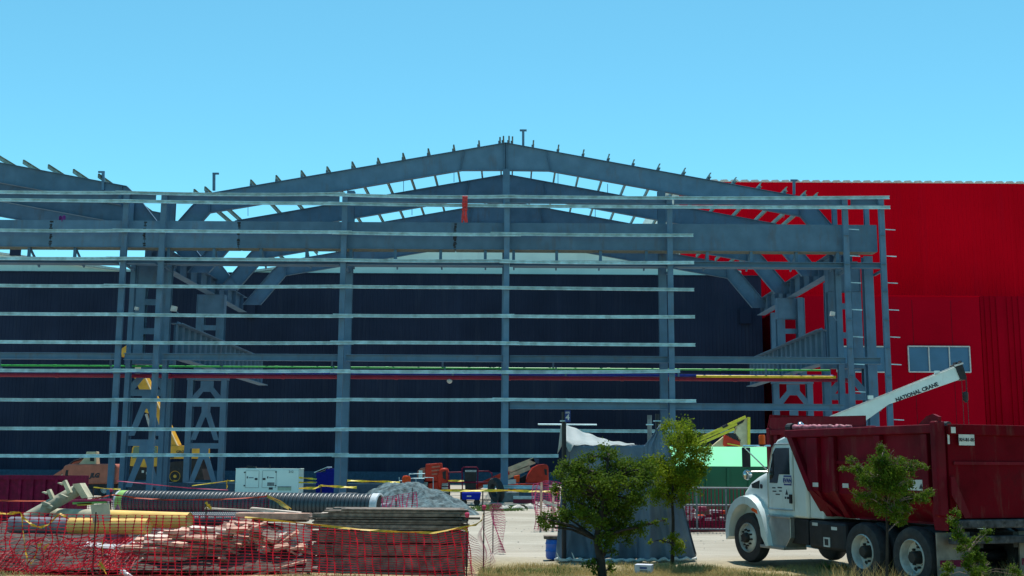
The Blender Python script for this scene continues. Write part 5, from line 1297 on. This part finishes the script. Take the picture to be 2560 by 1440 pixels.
tape_line(nf, [W(x, y, YF_ - .03) for x, y in ((58, 1294), (80, 1312), (100, 1319), (120, 1312), (140, 1293), (150, 1284), (172, 1297))], .05)
for (x, y, s) in ((519, 1262, .07), (524, 1268, .06), (100, 1362, .06), (115, 1367, .06), (252, 1410, .06), (258, 1418, .07), (1163, 1324, .05)):
    m = MB(); p = W(x, y, YF_ - .03)
    for k in range(7): d = V(rr.uniform(-1, 1), rr.uniform(-.3, .3), rr.uniform(-1, 1)) * s; m.strip([p - d * .3, p + d * .3, p + d], V(.3, .3, .8).normalized(), .03)
    m.build('tape_knot', 'tape', nf, fix=False, thick=.002)
tape_line(nf, [W(255, 1350, YF_), W(257, 1385, YF_), W(254, 1412, YF_), W(266, 1436, YF_)], .03)
fn_ = thing('fallen_netting', 'crumpled red netting fallen over the debris at the bottom left', 'netting', (WX(150, 1400, 22.2), 22.2, 0))
def ffall(u, v):
    Y = 21.55 + 1.5 * v; X = WX(-40 + 385 * u, 1400, 22.2); h = .46 * math.sin(math.pi * min(1, (Y - 21.75) / 3.33)) ** .8 if Y > 21.75 else 0
    n_ = mnoise.noise(Vector((X * 2.2, Y * 2.2, 3))); n2 = mnoise.noise(Vector((X * 6, Y * 6, 8)))
    return (X + .07 * n2 + .10 * n_, Y + .06 * n2, .09 + h + .13 * n_ + .06 * n2)
net(ffall, 3.0, 1.7, 'net_red', fn_, .085, .055, .013, .008, 1.8)
# side run of the fence
nf2 = thing('netting_fence', 'pink netting bulging on two stakes at the corner of the lumber yard', 'netting fence', (WX(1210, 1400, 23), 23, 0))
pl_ = [(0, WX(1168, 1380, YF_), YF_), (.3, WX(1210, 1380, 23.2), 23.2), (.62, WX(1233, 1350, 27.5), 27.5), (.82, WX(1256, 1350, 27.0), 27.2), (1, WX(1240, 1350, 30), 30)]
def fside(u, v):
    for (a, x0_, y0_), (b, x1_, y1_) in zip(pl_[:-1], pl_[1:]):
        if u <= b + 1e-9:
            f = (u - a) / (b - a); x, y = x0_ + (x1_ - x0_) * f, y0_ + (y1_ - y0_) * f; break
    zt = .55 if u < .3 and False else (.82 - .2 * math.sin(min(1, u / .3) * math.pi) if u < .3 else 1.12)
    return (x + .06 * math.sin(v * 6 + u * 20) + (.12 * (1 - v) ** 2 if u > .3 else 0), y - .25 * (1 - v) ** 2, .02 + (zt - .02) * v)
net(fside, 9.0, 1.1, 'net_pink', nf2, .14, .06, .012, .007)
stake(nf2, 1210, 1268, 23.2, True); stake(nf2, 1233, 1262, 27.5)
tape_line(nf2, [W(1168, 1316, YF_), W(1190, 1312, 22.3), W(1205, 1300, 23), W(1210, 1275, 23.2)], .045)
tape_line(nf2, [W(1233, 1290, 27.5), W(1234, 1262, 27.5)], .06)
# back fence
YB_ = 31.5
nb = thing('netting_fence', 'dark red netting with orange top line in front of the corrugated pipe', 'netting fence', (-8, YB_, 0))
topb = [(-60, 1252), (140, 1254), (220, 1252), (278, 1238), (300, 1240), (340, 1246), (420, 1251), (540, 1250), (640, 1245), (668, 1241)]
def fback(u, v):
    px = -60 + 728 * u; zt = WZ(px, interp(topb, px), YB_); X = WX(px, 1320, YB_)
    return (X, YB_ + .06 * math.sin(px * .04) + .03 * math.sin(px * .1 + v * 5), .05 + (zt - .05) * v)
net(fback, 8.2, 1.1, 'net_dark', nb, .14, .06, .010, .006)
tape_line(nb, [W(x, y - 1, YB_ - .02) for x, y in topb], .05, 'net_orange')
stake(nb, 278, 1226, YB_ + .02, True, .03); stake(nb, 668, 1240, YB_ + .02)
tape_line(nb, [W(668, 1240, YB_ - .03), W(695, 1256, 29), W(722, 1272, 26)], .09); tape_line(nb, [W(668, 1239, YB_ - .03), W(700, 1252, 29), W(728, 1272, 26)], .04)
# small pink nets by the heap and near the tent
n3 = thing('netting_piece', 'bright pink netting hanging in front of the gravel heap', 'netting', (WX(1000, 1270, 40), 40, 0))
def f3(u, v):
    px = 958 + 82 * u; yt = 1244 - 14 * u; zt = WZ(px, yt, 40); return (WX(px, 1260, 40) + .04 * math.sin(v * 5 + u * 11), 40 + .1 * math.sin(u * 9) + .06 * math.sin(v * 7), .0 + zt * v)
net(f3, 1.25, 1.0, 'net_pink', n3, .14, .07, .028, .010, 2.2); stake(n3, 1031, 1219, 40); stake(n3, 990, 1249, 39.9, True, .02)
n4 = thing('netting_piece', 'faded pink netting on wooden stakes left of the grey tarp shelter', 'netting', (WX(1365, 1300, 36), 36, 0))
def f4(u, v):
    px = 1335 + 66 * u; zt = WZ(px, 1210 - 8 * math.sin(u * 3), 36); return (WX(px, 1260, 36) + .06 * math.sin(v * 6 + u * 9), 36 + .12 * math.sin(u * 14 + v * 3), .02 + (zt - .02) * v)
net(f4, 1.0, 1.4, 'net_pink', n4, .10, .05, .022, .012); 
for x in (1354, 1384): p = W(x, 1206, 35.9); MB().bar(V(p.x - .03, 35.9, 0), p, .07, .04, (0, 1, 0)).build('stake', 'wood_pink', n4)
MB().bar(W(1358, 1252, 35.85), W(1392, 1266, 35.85), .03, .08).build('cross_bar', 'wood_pale', n4)

# hazard tape lines between the yard and the hall
def tape_thing(lb, pts, mt, Y, wid, stakes=()):
    o = thing('barrier_tape', lb, 'barrier tape', W(pts[0][0], pts[0][1], Y))
    tape_line(o, [W(x, y, Y) for x, y in pts], wid, mt)
    for (x, y) in stakes: stake(o, x, y, Y + .03, False, .03)
tape_thing('yellow hazard tape stretched in front of the orange lifts', [(1046, 1222), (1100, 1226), (1180, 1227), (1260, 1226), (1330, 1228), (1396, 1230)], 'tape_lime', 50, .12, ((1207, 1226), (1395, 1222)))
tape_thing('upper yellow tape from the generator to the blue cabin', [(747, 1194), (770, 1196), (792, 1198)], 'tape_lime', 58, .10)
tape_thing('lower yellow tape from the generator to the blue cabin', [(747, 1206), (770, 1206), (792, 1206)], 'tape_lime', 58, .09)
tape_thing('yellow tape sagging behind the corrugated pipe toward the heap', [(747, 1221), (790, 1220), (803, 1214), (850, 1217), (892, 1219)], 'tape_lime', 52, .12, ((803, 1212),))
tape_thing('yellow tape above the gravel heap by the left post', [(868, 1201), (905, 1203), (960, 1204), (1000, 1206)], 'tape_lime', 56, .11, ((868, 1200),))
tape_thing('yellow tape behind the heap running to the lift basket', [(1120, 1202), (1160, 1202)], 'tape_lime', 63.8, .12)
tape_thing('magenta cord strung past the wheels of the yellow crane', [(292, 1202), (380, 1211), (470, 1220), (570, 1225)], 'net_pink', 54, .05)
tape_thing('thin yellow cord ending in a knot beside the generator', [(480, 1214), (530, 1208), (570, 1202), (586, 1202)], 'tape_lime', 54, .05)
tape_thing('bunched yellow tape hanging left of the generator', [(568, 1204), (566, 1212), (568, 1220)], 'tape', 53.8, .22)
tape_thing('thin yellow cord left of the green pipe band', [(234, 1218), (270, 1222), (302, 1223)], 'tape_lime', 46, .05, ((234, 1218),))

# ================================================================== RAILING WITH JUNK
YRL = 36.0
rl = thing('steel_railing', 'low steel railing with red netting left of the dump truck wheel', 'railing', (WX(1760, 1300, YRL), YRL, 0))
xa, xb = WX(1668, 1260, YRL), WX(1880, 1260, YRL); z1, z2 = WZ(1760, 1220, YRL), WZ(1760, 1263, YRL)
for zz in (z1, z2, .08): MB().cyl((xa, YRL, zz), (xb, YRL, zz), .03, 8).build('rail', 'rail_grey', rl)
nb_ = 24
for i in range(nb_): x = xa + (xb - xa) * i / (nb_ - 1); MB().cyl((x, YRL, .08), (x, YRL, z1), .012 if i % 8 else .03, 6).build('bar', 'net_dark' if i % 8 else 'rail_grey', rl)
net(lambda u, v: (xa + (xb - xa) * u, YRL + .06 + .03 * math.sin(u * 40), .02 + z2 * v), 2.6, .8, 'net_dark', rl, .1, .05, .014, .008)
for i in range(26):
    px = rr.uniform(1705, 1830); z = rr.uniform(.3, .72); p = V(WX(px, 1280, YRL + .6), YRL + rr.uniform(.4, 1.0), 0); s = rr.uniform(.06, .14)
    if i == 0: jk = thing('junk_pile', 'heap of bright scrap bags and boxes behind the railing', 'junk pile', (p.x, p.y, 0))
    MB().box(p.x - s, p.x + s, p.y - s, p.y + s, z - s * .6, z + s * .6).build('scrap_box', ['frame_white', 'pink_tarp', 'carton', 'jlg_orange', 'frame_white', 'pink_tarp', 'chassis'][i % 7], jk, bevel=.02)
MB().box(WX(1690, 1290, YRL + .7), WX(1840, 1290, YRL + .7), YRL + .35, YRL + 1.1, 0, .32).build('scrap_base', 'chassis', jk)

# ================================================================== TARP SHELTER
YS_ = 25.0
ts = thing('tarp_shelter', 'grey tarpaulin shelter draped over steel poles beside the trees', 'shelter', (WX(1530, 1390, YS_), YS_, 0))
def pole(x, y, Y, r=.035, mt='chassis'):
    p = W(x, y, Y); MB().tube([V(WX(x, 1390, Y), Y, 0), p], r, 8).build('pole', mt, ts)
pole(1410, 1030, YS_ - .12, .05); pole(1643, 1035, YS_ + .5, .045); pole(1624, 1038, YS_ + 2.6, .055, 'concrete')
for x, y, Y in ((1410, 1054, YS_ - .12), (1643, 1054, YS_ + .5), (1624, 1063, YS_ + 2.6)):
    p = W(x, y, Y); MB().lathe([(.001, 0), (.09, 0), (.09, .025), (.001, .025)], p, (0, 0, 1), 12).build('rosette', 'galv', ts)
MB().cyl(W(1345, 1061, YS_ + .3), W(1492, 1062, YS_ + .3), .018, 6).build('cross_bar', 'galv', ts)
def fold(u, v, k=1.0):
    a = abs(math.sin(u * 10.5 + 1.2 * v + .6)) ** .7; b = abs(math.sin(u * 6.1 - 1.9 * v + 1)) ** .8; c = abs(math.sin((u - .35 * v) * 17 + 2))
    return k * (.12 * a + .14 * b + .05 * c - .15)
def fpan(u, v):
    sagy = 3 * math.sin(u * math.pi)
    xt, xb_ = 1412 + (1613 - 1412) * u, 1388 + (1598 - 1388) * u
    y = 1112 + sagy * (1 - v) + (1394 + 5 * math.sin(u * 17) - 1112) * v; x = xt + (xb_ - xt) * v
    if u < .12: y += (1 - u / .12) * 12 * (1 - v)
    p = W(x, y + 6 * v, YS_ + fold(u, v, .25 + 1.3 * v) + .05 * v); p.z = max(p.z, .03); return p
MB().grid(fpan, 70, 36).build('front_sheet', 'tarp', ts, smooth=True, fix=False, thick=.006)
ledge = [(0, 1642, 1072), (.10, 1628, 1092), (.18, 1612, 1112), (.45, 1604, 1220), (1, 1592, 1398)]
redge = [(0, 1653, 1058), (.12, 1666, 1092), (.3, 1682, 1150), (.55, 1700, 1230), (.8, 1726, 1330), (1, 1742, 1388)]
def e3(pts, v):
    for (a, x, y), (b, x2, y2) in zip(pts[:-1], pts[1:]):
        if v <= b: f = (v - a) / (b - a); return x + (x2 - x) * f, y + (y2 - y) * f
    return pts[-1][1:]
def fskirt(u, v):
    xl_, yl_ = e3(ledge, v); xr_, yr_ = e3(redge, v)
    p = W(xl_ + (xr_ - xl_) * u, yl_ + (yr_ - yl_) * u + 8 * v * v, YS_ - .02 + .5 * u * v + fold(u * .8 + 3, v * .6, .3 + 1.3 * v) - .22 * math.sin(u * math.pi) * min(1, v * 3)); p.z = max(p.z, .03); return p
MB().grid(fskirt, 40, 40).build('side_sheet', 'tarp', ts, smooth=True, fix=False, thick=.006)
def fright(u, v):   # returns to the back along the right
    xr_, yr_ = e3(redge, v); p = W(xr_, yr_, YS_ + .48 * v); return p + V(-.05 * u * (1 - v), 2.2 * u, -.55 * u * (1 - v) + .05 * math.sin(9 * u))
MB().grid(fright, 12, 24).build('side_sheet', 'tarp', ts, smooth=True, fix=False, thick=.006)
def froof(u, v):
    f = W(1413 + 187 * u, 1112 + 1 * math.sin(u * 3), YS_ + .01)
    bx = 1413 + 172 * u; by = interp([(1413, 1060), (1456, 1079), (1520, 1101), (1585, 1110)], bx)
    b = W(bx, by, YS_ + 1.5); return f.lerp(b, v) - V(0, 0, .05 * math.sin(v * math.pi)) + V(0, 0, .012 * math.sin(u * 30 + v * 3))
MB().grid(froof, 30, 12).build('roof_sheet', 'tarp_top', ts, smooth=True, fix=False, thick=.006) if 'tarp_top' in M else None
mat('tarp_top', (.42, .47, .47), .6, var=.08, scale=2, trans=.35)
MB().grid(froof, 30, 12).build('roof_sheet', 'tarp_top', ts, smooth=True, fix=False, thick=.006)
def fflap(u, v):
    a = W(1406, 1060 + 52 * u, YS_ - .03); b = W(1403 - 9 * u, 1060 + 74 * u, YS_ + .12); return a.lerp(b, v) + V(0, .03 * math.sin(u * 8), 0)
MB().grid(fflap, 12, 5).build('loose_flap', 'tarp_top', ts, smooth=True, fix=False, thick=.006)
def fflap2(u, v):
    a = W(1413 + 22 * u, 1098 + 14 * u, YS_ - .06); b = W(1416 + 16 * u, 1112 + 14 * math.sin(u * math.pi) + 4, YS_ - .12); return a.lerp(b, v)
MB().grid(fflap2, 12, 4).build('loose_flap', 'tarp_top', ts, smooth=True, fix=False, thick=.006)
# pale hem along the ground
pts = [W(1388 + (1742 - 1388) * k / 40, 1393 + 5 * math.sin(k * .9) - (6 if k > 24 else 0) * ((k - 24) / 16 if k > 24 else 0), YS_ - .18 + .06 * math.sin(k * 1.7) + (.45 * (k - 24) / 16 if k > 24 else 0)) for k in range(41)]
MB().tube([V(p.x, p.y, .05 + .02 * math.sin(i * 2.1)) for i, p in enumerate(pts)], [.035 + .015 * math.sin(i * 1.9) for i in range(41)], 6).build('hem', 'tarp_hem', ts, smooth=True)
for x in (1428, 1390): m = MB(); pxprism(m, [(x, 1380), (x + 4, 1384), (x + 9, 1396), (x + 30, 1398), (x + 28, 1403), (x + 8, 1402)], YS_ - .3, .02); m.build('hem_corner', 'tarp_hem', ts)
p = W(1419, 1041, YS_ - .2)
sg = thing('number_sign', 'small blue sign with white number 4 on the shelter pole', 'sign', p)
MB().box(p.x - .062, p.x + .062, p.y - .006, p.y + .006, p.z - .12, p.z + .13).build('sign_plate', 'plate_blue', sg)
text('4', .17, 'plate_white', sg, (0, -.009, -.025), FRONT, bold=.004)
MB().box(p.x - .05, p.x + .05, p.y - .010, p.y - .0065, p.z + .062, p.z + .068).build('rule', 'plate_white', sg)
for k in range(5): MB().box(p.x - .043 + k * .018, p.x - .031 + k * .018, p.y - .010, p.y - .0065, p.z + .078, p.z + .10).build('small_print', 'plate_white', sg)
# barrel with board, carton
p = V(WX(1389, 1380, 25.7), 25.7, 0); bl = thing('blue_barrel', 'blue plastic barrel with a board lid left of the shelter', 'barrel', p)
MB().lathe([(.001, 0), (.2, 0), (.22, .05), (.22, .15), (.232, .17), (.22, .19), (.22, .31), (.232, .33), (.22, .35), (.21, .42), (.001, .43)], p, (0, 0, 1), 20).build('barrel_shell', 'barrel_blue', bl, smooth=40)
MB().box(p.x - .26, p.x + .3, p.y - .2, p.y + .2, .435, .50).build('board_lid', 'wood_grey', bl)
p = V(WX(1610, 1410, 22.3), 22.3, 0); cx = thing('carton', 'small pale carton with printed label in the grass by the shelter', 'carton', p, R(-18))
MB().box(-.16, .16, -.12, .12, 0, .185).build('carton_body', 'carton', cx, local=True, bevel=.006)
MB().box(-.06, .08, -.124, -.121, .11, .145).build('label_print', 'ink_blue', cx, local=True); MB().box(-.06, .09, -.124, -.121, .05, .09).build('label_print', 'concrete', cx, local=True)

# ================================================================== TREES
def tree(name, label, base, trunk, clumps, Y, leaf_n, leaf_s, mt, tr=.05, cat='tree', twigs=0, depth=.8, squash=1.0, seed=1):
    rt = random.Random(seed); o = thing(name, label, cat, base)
    tp = [W(x, y, Y) for x, y in trunk]; tp[0].z = min(tp[0].z, -.03)
    n = len(tp); MB().tube(tp, [tr * (1 - .75 * i / (n - 1)) for i in range(n)], 8).build('trunk', 'bark', o, smooth=True)
    br = MB(); lf = MB(); sc = FPX / Y; ctr = []
    for (x, y, r) in clumps:
        c = W(x, y, Y + rt.uniform(-depth, depth) * .5); ctr.append((c, r / sc))
        # branch from nearest lower trunk point
        cand = [t for t in tp if t.z < c.z + .1] or tp
        s = min(cand, key=lambda t: (t - c).length + .4 * abs(t.z - (c.z - .35)))
        mid = s.lerp(c, .5) + V(rt.uniform(-.05, .05), rt.uniform(-.05, .05), .06)
        br.tube([s, mid, c], [tr * .38, tr * .25, tr * .12], 5, caps=False)
        for k in range(7):
            d = V(rt.gauss(0, 1), rt.gauss(0, .9), rt.gauss(.2, .9)).normalized() * (r / sc) * rt.uniform(.8, 1.35)
            br.tube([c, c + d * .5 + V(0, 0, .01), c + d], [tr * .10, tr * .07, .002], 4, caps=False)
    tot = sum(r * r for _, r in ctr)
    for (c, r) in ctr:
        nl = int(leaf_n * r * r / tot)
        subs = [c + V(rt.gauss(0, .5), rt.gauss(0, .5), rt.gauss(0, .45)) * r for _ in range(9)]
        for k in range(nl):
            s = rt.choice(subs); p = s + V(rt.gauss(0, .30), rt.gauss(0, .30), rt.gauss(0, .26)) * r
            a = V(rt.gauss(0, 1), rt.gauss(0, 1), rt.gauss(-.1, .8)).normalized(); b = a.orthogonal().normalized()
            b = (Matrix.Rotation(rt.uniform(0, 6.28), 3, a) @ b); L = leaf_s * rt.uniform(.6, 1.35); w_ = L * rt.uniform(.32, .5)
            q = len(lf.v); cr = a.cross(b) * L * .12
            lf.v += [p, p + a * L * .5 + b * w_ - cr, p + a * L, p + a * L * .5 - b * w_ - cr]; lf.f += [(q, q + 1, q + 2), (q, q + 2, q + 3)]
        for k in range(twigs):
            d = V(rt.gauss(0, 1), rt.gauss(0, .7), rt.gauss(.35, .7)).normalized() * r * rt.uniform(1.0, 1.9); e = c + d
            br.tube([c + d * .3, c + d * .7 + V(rt.uniform(-.02, .02), 0, .01), e], [.006, .004, .0015], 4, caps=False)
            for t in range(9):
                p = c + d * rt.uniform(.55, 1.0) + V(rt.gauss(0, .02), rt.gauss(0, .02), rt.gauss(0, .02)); a = V(rt.gauss(0, 1), rt.gauss(0, 1), rt.gauss(.2, .7)).normalized(); b = a.orthogonal().normalized(); L = leaf_s * rt.uniform(.4, .8)
                q = len(lf.v); lf.v += [p, p + a * L * .5 + b * L * .35, p + a * L, p + a * L * .5 - b * L * .35]; lf.f += [(q, q + 1, q + 2), (q, q + 2, q + 3)]
    br.build('branches', 'twig' if twigs > 3 else 'bark', o, fix=False, smooth=True)
    lf.build('crown', mt, o, fix=False)
    return o
T1 = [(1422, 1165, 26), (1450, 1175, 28), (1471, 1146, 20), (1473, 1185, 30), (1517, 1137, 24), (1526, 1165, 32), (1545, 1190, 30), (1570, 1174, 26), (1600, 1180, 26), (1628, 1172, 22), (1440, 1205, 30), (1453, 1226, 30), (1499, 1214, 38), (1540, 1229, 38), (1580, 1215, 30), (1612, 1205, 24), (1590, 1250, 28), (1430, 1248, 24), (1483, 1260, 36), (1530, 1275, 36), (1565, 1270, 28), (1407, 1288, 22), (1375, 1297, 20), (1352, 1294, 12), (1366, 1316, 12), (1400, 1312, 14), (1447, 1292, 26), (1480, 1296, 28), (1514, 1305, 34), (1550, 1312, 30), (1575, 1330, 22), (1602, 1318, 15), (1640, 1308, 9), (1662, 1300, 6), (1508, 1339, 22), (1530, 1345, 18), (1400, 1190, 16), (1389, 1225, 14), (1515, 1368, 14), (1480, 1410, 16), (1500, 1425, 12), (1525, 1418, 12), (1530, 1380, 10)]
tree('oak_tree', 'dark leafy young oak in front of the grey tarp shelter', V(WX(1510, 1440, 20.6), 20.6, 0), [(1508, 1450), (1502, 1400), (1492, 1350), (1500, 1300), (1510, 1250), (1515, 1200), (1520, 1150)], T1, 20.6, 23000, .042, 'leaf_a', .085, seed=3)
T2 = [(1700, 1073, 20), (1722, 1080, 17), (1694, 1098, 22), (1724, 1100, 16), (1708, 1124, 14), (1743, 1128, 16), (1764, 1131, 13), (1690, 1145, 13), (1728, 1155, 22), (1755, 1160, 17), (1651, 1158, 20), (1640, 1180, 18), (1667, 1183, 18), (1703, 1187, 24), (1738, 1180, 18), (1654, 1214, 20), (1642, 1232, 15), (1690, 1215, 22), (1712, 1225, 22), (1730, 1205, 16), (1668, 1240, 17), (1705, 1250, 14), (1620, 1168, 14), (1683, 1344, 9), (1695, 1362, 12), (1690, 1375, 10), (1660, 1350, 5), (1625, 1355, 4)]
tree('slim_tree', 'slim yellow green young tree at the right corner of the tarp shelter', V(WX(1683, 1400, 23.6), 23.6, 0), [(1680, 1410), (1682, 1360), (1683, 1300), (1680, 1250), (1684, 1200), (1690, 1140), (1702, 1075)], [(x, y, r * 1.28) for x, y, r in T2], 23.6, 18500, .040, 'leaf_b', .042, seed=5)
T3 = [(2200, 1120, 10), (2204, 1138, 13), (2218, 1157, 20), (2192, 1162, 17), (2246, 1162, 18), (2168, 1180, 17), (2276, 1168, 13), (2298, 1163, 9), (2145, 1172, 12), (2126, 1150, 8), (2108, 1172, 6), (2212, 1190, 26), (2250, 1192, 24), (2157, 1205, 17), (2190, 1222, 26), (2234, 1223, 26), (2266, 1208, 16), (2151, 1245, 15), (2184, 1252, 20), (2223, 1258, 24), (2262, 1250, 19), (2294, 1245, 14), (2312, 1238, 11), (2328, 1230, 7), (2234, 1282, 18), (2262, 1276, 15), (2200, 1272, 16), (2250, 1305, 12), (2315, 1170, 4)]
tree('young_tree', 'bushy green young tree standing before the red tipping body', V(WX(2216, 1440, 18.2), 18.2, 0), [(2219, 1540), (2217, 1440), (2218, 1330), (2216, 1270), (2214, 1210), (2206, 1140)], T3, 18.2, 22000, .028, 'leaf_c', .028, twigs=9, depth=.6, seed=8)
T4 = [(2393, 1282, 9), (2386, 1306, 10), (2376, 1298, 6), (2398, 1334, 12), (2412, 1354, 12), (2400, 1370, 10), (2440, 1350, 8), (2457, 1332, 7), (2472, 1328, 6), (2434, 1376, 12), (2420, 1392, 12), (2448, 1400, 14), (2430, 1420, 15), (2460, 1420, 12), (2375, 1420, 12), (2470, 1350, 6), (2445, 1435, 14), (2365, 1440, 10), (2535, 1425, 9), (2550, 1438, 10)]
tree('shrub', 'loose pale green shrub in front of the truck mudflap', V(WX(2430, 1440, 17.4), 17.4, 0), [(2435, 1560), (2432, 1440), (2420, 1380), (2402, 1330), (2392, 1285)], T4, 17.4, 5200, .032, 'leaf_c', .014, cat='shrub', twigs=5, depth=.4, seed=11)

# ================================================================== GRASS AND LITTER
def grass(name, label, n, region, hr, mt, wdt=.008, dens=None, seed=4):
    rt = random.Random(seed); m = MB(); k = 0
    while k < n:
        x, y = region(rt)
        if dens and rt.random() > dens(x, y): continue
        k += 1; h = rt.uniform(*hr) * (.5 + .9 * abs(mnoise.noise(Vector((x * .9, y * .9, 5))) + .45)); a = rt.uniform(0, 6.28); ln = rt.uniform(.1, .8) * h
        w_ = wdt * rt.uniform(.5, 1.2); c, s = math.cos(a), math.sin(a); t = rt.uniform(0, 6.28); z0 = relief(x, y) - .01
        q = len(m.v); mx_, my_ = x + math.cos(t) * ln * .4, y + math.sin(t) * ln * .4
        m.v += [V(x - c * w_, y - s * w_, z0), V(x + c * w_, y + s * w_, z0), V(mx_ + c * w_ * .7, my_ + s * w_ * .7, z0 + h * .6), V(mx_ - c * w_ * .7, my_ - s * w_ * .7, z0 + h * .6), V(x + math.cos(t) * ln, y + math.sin(t) * ln, z0 + h)]
        m.f += [(q, q + 1, q + 2, q + 3), (q + 3, q + 2, q + 4)]
    return tag(m.build(name, mt, None, local=True, fix=False), label, 'grass', kind='stuff')
def edge(x): return 23.9 + .5 * math.sin(x * 1.3) + .3 * math.sin(x * 3.1 + 1)
def reg1(rt):
    x = rt.uniform(-.6, 10.5); return x, rt.uniform(19.6, edge(x))
grass('dry_grass', 'dry straw coloured grass along the foreground verge', 60000, reg1, (.03, .13), 'grass', .0055, lambda x, y: max(.06, min(1, .5 + 1.1 * mnoise.noise(Vector((x * .8, y * .8, 1)))) * (1 if y < 22.8 else .55)) * (1 if x < 5.2 else .5))
grass('dry_grass', 'dry grass strip below the netting at the bottom left', 9000, lambda rt: (rt.uniform(-10, -1.2), rt.uniform(19.6, 21.5)), (.03, .10), 'grass', .006, seed=6)
grass('tall_grass', 'tall dry grass stalks in front of the truck rear wheels', 1500, lambda rt: (rt.uniform(5.4, 8.6), rt.uniform(18.6, 20.6)), (.2, .5), 'grass', .004, lambda x, y: .3 + .8 * mnoise.noise(Vector((x * 2, y * 2, 9))), seed=9)
grass('green_weeds', 'green weeds scattered through the verge under the trees', 5200, reg1, (.03, .16), 'weed', .008, lambda x, y: max(0, mnoise.noise(Vector((x * .9, y * .9, 14))) * 1.6), seed=10)
grass('green_weeds', 'green weed patch on the ground before the middle post', 3000, lambda rt: (WX(rt.uniform(1190, 1300), 1265, 54) + rt.gauss(0, .2), rt.uniform(51, 56)), (.03, .14), 'weed', .03, seed=12)
m = MB(); rt = random.Random(2)
for i in range(500):
    x, y = rt.uniform(-1, 9), rt.uniform(20.5, 50); s = rt.uniform(.006, .018) * (1 if y < 30 else 1.4)
    if y > 30 and rt.random() < .4: continue
    b0 = len(m.v); m.box(-s, s, -s * .8, s * .8, -s * .25, s * .25); m.rot(Matrix.Translation((x * (y / 24), y, relief(x * (y / 24), y) + s * .2)) @ Matrix.Rotation(rt.uniform(0, 3), 4, 'Z') @ Matrix.Rotation(rt.uniform(-.4, .4), 4, 'Y'), b0)
tag(m.build('pebbles', 'stone', None, fix=False, local=True), 'loose pebbles and litter strewn over the yard', 'pebbles', kind='stuff')
for i, (x, y, Y, s) in enumerate(((1262, 1267, 53, .3), (1298, 1266, 53, .35), (1327, 1263, 53.5, .4), (1350, 1262, 54, .3), (1345, 1256, 56, .35))):
    p = V(WX(x, y, Y), Y, 0); m = MB(); rs = random.Random(i)
    m.grid(lambda u, v: p + V(s * math.cos(u * 6.283) * math.sin(v * 1.6) * (1 + .25 * math.sin(u * 11 + i)), s * math.sin(u * 6.283) * math.sin(v * 1.6), s * .55 * math.cos(v * 1.6) * (1 + .2 * math.sin(u * 17 + i)) - .03), 10, 5)
    tag(m.build('rock', 'stone', None, local=True), ('leftmost pale rock by the middle post footing', 'second pale rock right of the middle post footing', 'largest pale rock before the red white barrier', 'rightmost pale rock near the pink netting', 'pale rock farthest back beside the red white barrier')[i], 'rock')
